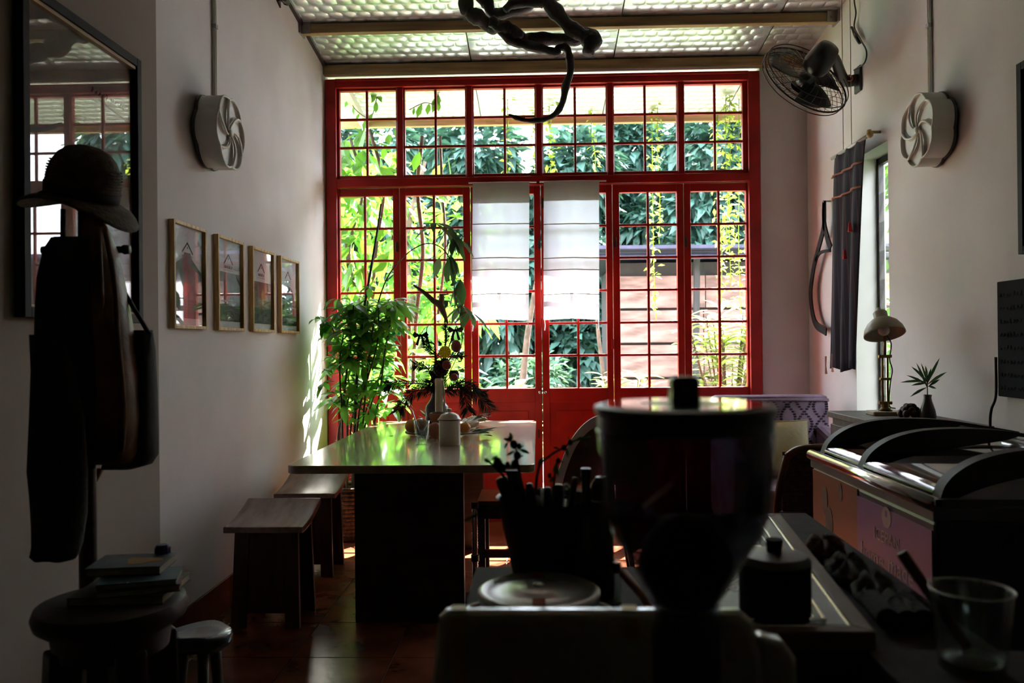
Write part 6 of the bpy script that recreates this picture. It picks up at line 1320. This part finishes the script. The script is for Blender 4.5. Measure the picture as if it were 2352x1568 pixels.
# ------------------------------------------------------------------ round tin with steel lid
mat('brushed_steel', (.62, .62, .64), .42, .9, vary=.08)
TYn = 1.31; tk = ppm(TYn); tn = atY(1238, 1352, TYn)
o = thing('round_tin', 'round steel tin with clear domed lid on the counter', 'tin', (tn.x, TYn, CT)); rt = 137 / tk; th = tn.z - CT
MB().lathe([(rt * .93, 0), (rt * .97, .004), (rt * .97, th - .02), (rt, th - .018), (rt, th - .008), (rt * .97, th - .004)], 44).build('body', 'steel', o, smooth='angle')
ld = MB().lathe([(rt * 1.02, th - .012), (rt * 1.02, th - .002), (rt * .94, th + .002), (rt * .86, th - .004), (rt * .45, th - .001), (rt * .42, th + .003), (rt * .10, th + .004), (rt * .01, th + .004)], 44).build('lid', 'brushed_steel', o, smooth=True)
mat('red_sticker', (.35, .045, .03), .5); MB().sphere((0, 0, th + .007), .010, 12, 7, (1, 1, .5)).build('lid_knob', 'chrome', ld, smooth=True)
for y0, y1 in ((-.095, -.06), (.05, .085)): MB().box((-.010, y0, th + .0035), (.010, y1, th + .0045)).build('label_strip', 'red_sticker', ld)
for s_ in (-1, 1): MB().tube(smooth_path([(s_ * rt * .98, -.02, th - .03), (s_ * rt * 1.18, -.012, th - .034), (s_ * rt * 1.18, .012, th - .034), (s_ * rt * .98, .02, th - .03)], 5), .004, 6).build('handle', 'steel', o, smooth=True)

# ------------------------------------------------------------------ cutlery bucket with utensils, flowers
UY = 1.50; uk = ppm(UY); ub = atZ(1262, 1310, CT); UY = min(ub.y, 1.50); uc = atY(1262, 1300, UY)
o = thing('utensil_bucket', 'black tapered bucket crammed with utensils behind the round tin', 'bucket', (uc.x, UY, CT)); uk = ppm(UY); uh = atY(1262, 1145, UY).z - CT; r1, r0 = 118 / uk, 78 / uk
MB().lathe([(r0, 0), (r0 * 1.02, .004), (r1, uh), (r1 * 1.03, uh + .004), (r1 * .95, uh), (r0 * .92, .02), (.002, .015)], 32).build('pail', 'black_plastic', o, smooth='angle')
mat('utensil_black', (.014, .012, .012), .3, vary=.2); mat('utensil_wood', (.10, .05, .025), .5, vary=.2)
UT = [(1150, 1095, 'wooden rolling pin handle at the left of the bucket', 'utensil_wood', 16, 'c'), (1178, 1080, 'broad black spatula at the left of the bucket', 'utensil_black', 18, 'f'), (1215, 1110, 'black ladle handle in the bucket middle', 'utensil_black', 10, 'c'), (1248, 1120, 'thin steel whisk handle in the bucket', 'steel', 7, 'c'), (1258, 1118, 'dark knife handle with rounded end in the bucket', 'utensil_black', 10, 'c'), (1284, 1112, 'second dark knife handle in the bucket', 'utensil_black', 11, 'c'), (1302, 1103, 'steel spoon with shining bowl at the bucket right', 'chrome', 6, 's'), (1322, 1095, 'reddish wooden spoon handle at the bucket right', 'utensil_wood', 8, 'c'), (1230, 1135, 'short steel fork in the bucket', 'steel', 6, 's')]
for k, (px, py, lab, mt, r, kind) in enumerate(UT):
    top = atY(px, py, UY + R2(-.03, .04)); bt = Vector((uc.x + (top.x - uc.x) * .35 + R2(-.01, .01), UY + R2(-.03, .03), CT + .03)); u = thing('utensil', lab, 'utensil', bt, 'utensils standing in the bucket'); d = top - bt; rr = r / uk
    if kind == 'f':
        MB().bar((0, 0, 0), d * .7, .012, .008).build('handle', mt, u); MB().loft([[d * .66 + Vector((-rr*.6, 0, 0)), d * .66 + Vector((rr*.6, 0, 0)), d * .66 + Vector((rr*.6, .004, 0)), d * .66 + Vector((-rr*.6, .004, 0))], [d + Vector((-rr, 0, 0)), d + Vector((rr, 0, 0)), d + Vector((rr, .004, 0)), d + Vector((-rr, .004, 0))]]).build('blade', mt, u, bevel=.001)
    elif kind == 's':
        MB().tube([(0, 0, 0), d * .8], rr * .5, 8).build('handle', mt, u, smooth=True); MB().sphere(d * .9, rr * 1.7, 12, 8, (1, .35, 1.5)).build('bowl', mt, u, smooth=True)
    else:
        MB().tube([(0, 0, 0), d * .55, d * .62, d * .93, d * .99, d], [rr * .5, rr * .5, rr * .9, rr, rr * .85, rr * .4], 10).build('handle', mt, u, smooth=True); MB().tube([d * .60, d * .63], [rr * 1.05, rr * 1.05], 10).build('ferrule', 'steel', u)
for px, y0, w, lab in ((1348, 1075, 24, 'tall black oil bottle right of the utensil bucket'), (1384, 1092, 27, 'black round topped canister behind the grinder hopper')):
    q = atZ(px, 1322, CT); yb = 1.44; b0 = Vector((atY(px, 1320, yb).x, yb, CT)); kk = ppm(yb); hh_ = atY(px, y0 if px < 1370 else 1092, yb).z - CT; r = w / kk; bo = thing('dark_bottle', lab, 'bottle', b0, 'dark bottles beside the bucket')
    if px < 1370: MB().lathe([(r * .95, 0), (r, .006), (r, hh_ * .62), (r * .55, hh_ * .72), (r * .42, hh_ * .80), (r * .42, hh_ * .92)], 20).build('body', 'utensil_black', bo, smooth='angle'); MB().lathe([(r * .5, 0), (r * .5, hh_ * .08), (r * .1, hh_ * .085)], 14, (0, 0, hh_ * .92)).build('cap', 'black_plastic', bo)
    else: MB().lathe([(r * .95, 0), (r, .006), (r, hh_ * .84), (r * .9, hh_ * .93), (r * .5, hh_ * .99), (r * .05, hh_)], 20).build('body', 'utensil_black', bo, smooth='angle'); MB().torus((0, 0, hh_ * .8), (0, 0, 1), r, .0015, 24, 5).build('ring', 'steel', bo)
# sprigs rising from the bucket
def sprig(lab, stem_px, leaves, buds, y):
    P_ = smooth_path([atY(a, b, y) for a, b in stem_px], 6); t = thing('flower_sprig', lab, 'plant', P_[0], 'sprigs standing in the bucket'); MB().tube(P_, lerp_list([.003, .0015], len(P_)), 6).build('stem', 'bark', t, world=True, smooth=True)
    for (a, b, c, d) in leaves:
        p, q = atY(a, b, y), atY(c, d, y + R2(-.015, .015)); m = MB(); m.leaf(p, q - p, (R2(-.3, .3), -1, .4), (q - p).length, (q - p).length * .30, .05, 4); m.build('leaf', 'dark_leaf', t, world=True)
    for (a, b, r) in buds: MB().sphere(atY(a, b, y), r / ppm(y), 8, 6, (1, 1, 1.2)).build('bud', 'bow_cloth', t, world=True, smooth=True)
sprig('budding sprig leaning over the table corner', [(1215, 1180), (1192, 1080), (1188, 1040), (1180, 1020)], [(1190, 1030, 1205, 1022), (1188, 1030, 1218, 1040), (1178, 1010, 1170, 990), (1176, 1012, 1155, 1006), (1184, 1035, 1162, 1045), (1168, 1012, 1158, 1030), (1190, 1050, 1204, 1044)], [(1170, 1008, 6), (1180, 1020, 9), (1192, 1024, 6), (1188, 1046, 9), (1182, 1065, 9)], 1.5)
sprig('low leafy sprig at the left of the bucket', [(1200, 1160), (1150, 1085), (1125, 1062), (1112, 1053)], [(1128, 1060, 1112, 1052), (1126, 1058, 1144, 1044), (1145, 1075, 1140, 1055), (1125, 1062, 1110, 1056)], [(1143, 1062, 11), (1166, 1066, 6), (1152, 1072, 9)], 1.48)
sprig('arching green sprig toward the white chair', [(1225, 1190), (1236, 1080), (1258, 1050), (1290, 1030), (1320, 1012), (1355, 1005)], [(1285, 1032, 1270, 1025), (1300, 1025, 1305, 1050), (1310, 1018, 1305, 1000), (1320, 1012, 1345, 1002), (1335, 1010, 1362, 1000), (1232, 1070, 1248, 1048), (1340, 1008, 1350, 1025)], [(1295, 1028, 6), (1310, 1016, 6)], 1.52)
sprig('drooping leafed sprig in front of the white chair', [(1270, 1180), (1272, 1110), (1278, 1075), (1282, 1055)], [(1278, 1065, 1283, 1095), (1280, 1060, 1270, 1085), (1282, 1056, 1295, 1062), (1274, 1095, 1258, 1105), (1275, 1090, 1262, 1110)], [(1282, 1058, 6), (1262, 1092, 5)], 1.46)
sprig('dry yellow seed spike leaning left out of the bucket', [(1190, 1190), (1150, 1160), (1110, 1175), (1066, 1195)], [(1140, 1162, 1120, 1166), (1115, 1172, 1095, 1180), (1090, 1183, 1068, 1196)], [(1135, 1164, 4), (1122, 1169, 4), (1108, 1175, 4), (1095, 1181, 4), (1082, 1187, 3)], 1.44)

# ------------------------------------------------------------------ sink tray with slotted steel drainer
mat('dull_steel', (.16, .16, .165), .5, .5, vary=.1)
o = thing('sink_tray', 'wood rimmed steel sink tray with slotted drainer on the counter', 'tray', (.5, 1.62, CT))
cor = [atZ(2012, 1452, CT + .03), atZ(1640, 1452, CT + .03), atZ(1600, 1180, CT + .03), atZ(1792, 1180, CT + .03)]
cor[1].x = max(cor[1].x, .22); cor[2].x = cor[3].x - .30; cor[2].y = cor[3].y; cor[1] = Vector((cor[0].x - .30, cor[0].y, CT + .03))
def inset(f): c = sum(cor, Vector()) / 4; return [c + (p - c) * f for p in cor]
def ins2(d):
    # move each edge inwards by d
    out = []
    for i in range(4):
        p, a, b = cor[i], cor[i-1], cor[(i+1) % 4]; u = (a - p).normalized(); v = (b - p).normalized(); out.append(p + (u + v) * d)
    return out
zt_ = CT + .03
def lay(pts, z): return [Vector((p.x, p.y, z)) for p in pts]
for i in range(4):
    a, b = cor[i], cor[(i+1) % 4]; c2, d2 = ins2(.026)[(i+1) % 4], ins2(.026)[i]; MB().prism([Vector((q.x, q.y, CT + .001)) for q in (a, b, c2, d2)], (0, 0, .030)).build('rim_board', 'counter_wood', o, world=True, bevel=.002)
i1, i2, i3 = ins2(.027), ins2(.062), ins2(.078)
MB().loft([lay(i1, zt_ - .004), lay(i2, zt_ - .006), lay(i3, CT + .004)], cap=False).build('basin_side', 'dull_steel', o, world=True); MB().prism(lay(i3, CT + .002), (0, 0, .002)).build('basin_floor', 'black_paint', o, world=True)
for q, r in ((.030, .0028), (.060, .003), (.070, .0022)):
    lp_ = lay(ins2(q), zt_ - .002 if q < .065 else zt_ - .010); MB().tube(lp_ + [lp_[0], lp_[1]], r, 6).build('bead', 'chrome', o, world=True, smooth=True)
m = None; A_, B_ = i3[0], i3[3]
for k in range(16):
    t = (k + .5) / 16; p = A_.lerp(B_, t); q = i3[1].lerp(i3[2], t); dd = (q - p).normalized()
    MB().bar(Vector((p.x, p.y, CT + .016)) + dd * .006, Vector((p.x, p.y, CT + .016)) + dd * .045, .010, .004).build('slot_bar', 'steel', o, world=True)
# black canister
KYc = 1.27; kk = ppm(KYc); kc = atY(1780, 1400, KYc)
o = thing('black_canister', 'matte black canister with knob lid standing on the sink tray', 'canister', (kc.x, KYc, CT + .005)); zz_ = lambda y: atY(1780, y, KYc).z - CT - .005; r = 79 / kk
MB().lathe([(r * .97, 0), (r, .005), (r, zz_(1292)), (r * .98, zz_(1288))], 36).build('body', 'matte_black', o, smooth='angle')
ld = MB().lathe([(r * 1.0, zz_(1290)), (r * 1.0, zz_(1282)), (r * .9, zz_(1272)), (r * .3, zz_(1266)), (r * .02, zz_(1266))], 36).build('lid', 'freezer_steel', o, smooth='angle'); MB().lathe([(17 / kk, zz_(1275)), (17 / kk, zz_(1262)), (19.5 / kk, zz_(1240)), (18 / kk, zz_(1237)), (1 / kk, zz_(1237))], 20).build('knob', 'matte_black', ld, smooth='angle')
# cloth and packets beside the freezer
mat('burlap', (.060, .055, .042), .9, vary=.35, scale=20, bump=.5, bscale=90); mat('dark_red_cloth', (.09, .022, .018), .85, vary=.25, bump=.3)
def lump(name, lab, pts, mt, h, cat, seed):
    """a crumpled flat packet whose outline on the counter follows PTS"""
    random.seed(seed); P_ = [atZ(x, y, CT) for x, y in pts]; c = sum(P_, Vector()) / len(P_); n = 28; loop = smooth_path(P_ + [P_[0]], 6)[:-1]; rings = []
    for f, z in ((.96, 0), (1.0, .25), (.97, .6), (.8, .85), (.5, 1.0), (.2, .95), (.02, .9)): rings.append([Vector((c.x + (p.x - c.x) * f * (1 + R2(-.03, .03)), c.y + (p.y - c.y) * f * (1 + R2(-.03, .03)), CT + .001 + h * z * (1 + .35 * math.sin(i * 1.3 + z * 5)) if z else CT + .001)) for i, p in enumerate(loop)])
    return tag(MB().loft(rings).build(name, mt, smooth=True), lab, cat)
lump('red_cloth', 'dark red folded cloth on the counter beside the freezer', [(1838, 1262), (1885, 1256), (1932, 1268), (1942, 1290), (1890, 1300), (1850, 1290)], 'dark_red_cloth', .030, 'cloth', 3)
lump('burlap_packet', 'crumpled olive packet nearest the red cloth', [(1890, 1300), (1950, 1290), (1985, 1310), (2000, 1345), (1950, 1355), (1905, 1335)], 'burlap', .026, 'packet', 4)
lump('burlap_packet', 'middle crumpled olive packet along the freezer', [(1950, 1350), (2010, 1335), (2050, 1360), (2060, 1392), (2005, 1400), (1965, 1380)], 'burlap', .026, 'packet', 5)
lump('burlap_packet', 'crumpled olive packet nearest the tumbler', [(2000, 1395), (2060, 1378), (2120, 1400), (2150, 1440), (2080, 1450), (2030, 1430)], 'burlap', .026, 'packet', 6)
for k, (x, y) in enumerate(((2040, 1447), (2085, 1452), (2122, 1450))):
    p = atZ(x, y, CT); o = thing('rolled_packet', ('left', 'middle', 'right')[k] + ' dark roll end in front of the packets', 'roll', (p.x, p.y, CT), 'dark rolls in front of the packets'); r = .017
    MB().lathe([(r, 0), (r, .10)], 18, (0, 0, r), (.15, 1, 0)).build('roll', 'black_cloth', o, smooth='angle'); MB().lathe([(r * .4, -.001), (r * .4, .0005)], 12, (0, 0, r), (.15, 1, 0)).build('core', 'burlap', o)
# tumbler and stick
p = atZ(2232, 1535, .81); gk2 = ppm(p.y); o = thing('glass_tumbler', 'large clear glass tumbler at the lower right corner', 'glass', (p.x, p.y - .0, .81)); th_ = atY(2232, 1352, p.y).z - .81; a, b = 88 / gk2, 68 / gk2
MB().lathe([(b * .97, 0), (b, .003), (a * .985, th_ * .97), (a, th_), (a * .955, th_), (a * .93, th_ * .95), (b * .94, .014), (.002, .012)], 44).build('wall', 'clear_glass', o, smooth='angle'); MB().torus((0, 0, th_), (0, 0, 1), a * .978, .0022, 44, 8).build('lip', 'clear_glass', o, smooth=True)
mat('tumbler_foot', (.06, .07, .065), .2, vary=.05); MB().lathe([(b * .9, .011), (b * .7, .016), (.002, .017)], 32).build('syrup_film', 'tumbler_foot', o, smooth=True)
a0 = atY(2070, 1268, p.y + .06); a1 = Vector((p.x + .005, p.y + .02, .83)); st_ = thing('wooden_stick', 'brown wooden muddler stick leaning in the tumbler', 'stick', a1); mat('stick_wood', (.09, .035, .02), .5, vary=.2)
MB().tube([a1 - a1, (a0 - a1) * .5, (a0 - a1) * .97, a0 - a1], [.007, .0075, .0085, .0075], 12).build('rod', 'stick_wood', st_, smooth='angle')
# small utensils lying right of the tin
def small(name, lab, cat, base): return thing(name, lab, cat, base)
p = atZ(1415, 1330, CT); yb = 1.40; g0 = Vector((atY(1415, 1300, yb).x, yb, CT)); o = small('red_bottle', 'small glass bottle with red label right of the tin', 'bottle', g0); kk = ppm(yb); h2 = atY(1415, 1285, yb).z - CT
MB().lathe([(11/kk, 0), (12/kk, .004), (12/kk, h2 * .62), (15/kk, h2 * .72), (15/kk, h2 * .95), (6/kk, h2)], 18).build('bottle', 'clear_glass', o, smooth='angle'); MB().lathe([(11/kk, h2*.72), (11/kk, h2*.93)], 16).build('red_label', 'red_sticker', o)
a, b = atY(1432, 1315, 1.36), atY(1478, 1372, 1.30); o = small('wooden_spoon', 'orange wooden spoon handle leaning beside the grinder', 'spoon', Vector((b.x, b.y, CT))); mat('orange_wood', (.30, .10, .025), .5, vary=.15)
MB().tube([Vector((b.x + .02, 1.28, CT + .006)) - Vector((b.x, b.y, CT)), b - Vector((b.x, b.y, CT)), a - Vector((b.x, b.y, CT))], [.007, .006, .008], 8).build('handle', 'orange_wood', o, smooth=True); MB().sphere(Vector((.03, -.03, .008)), .020, 12, 8, (1, 1.3, .35)).build('bowl', 'orange_wood', o, smooth=True)
q = atZ(1665, 1385, CT + .03); o = small('steel_whisk', 'steel whisk with looped wires lying behind the grinder', 'whisk', Vector((q.x, q.y, CT + .032)))
a, b = atZ(1640, 1372, CT + .04) - Vector(o.location), atZ(1668, 1350, CT + .04) - Vector(o.location)
MB().tube([a, b], .004, 8).build('handle', 'steel', o, smooth=True)
for k in range(7): an = 2*PI*k/7; d = (b - a).normalized(); sd = d.orthogonal().normalized(); sd = Matrix.Rotation(an, 3, d) @ sd; MB().tube(smooth_path([b, b + d * .03 + sd * .014, b + d * .055 + sd * .010, b + d * .062], 5), .0012, 5).build('wire', 'chrome', o, smooth=True)
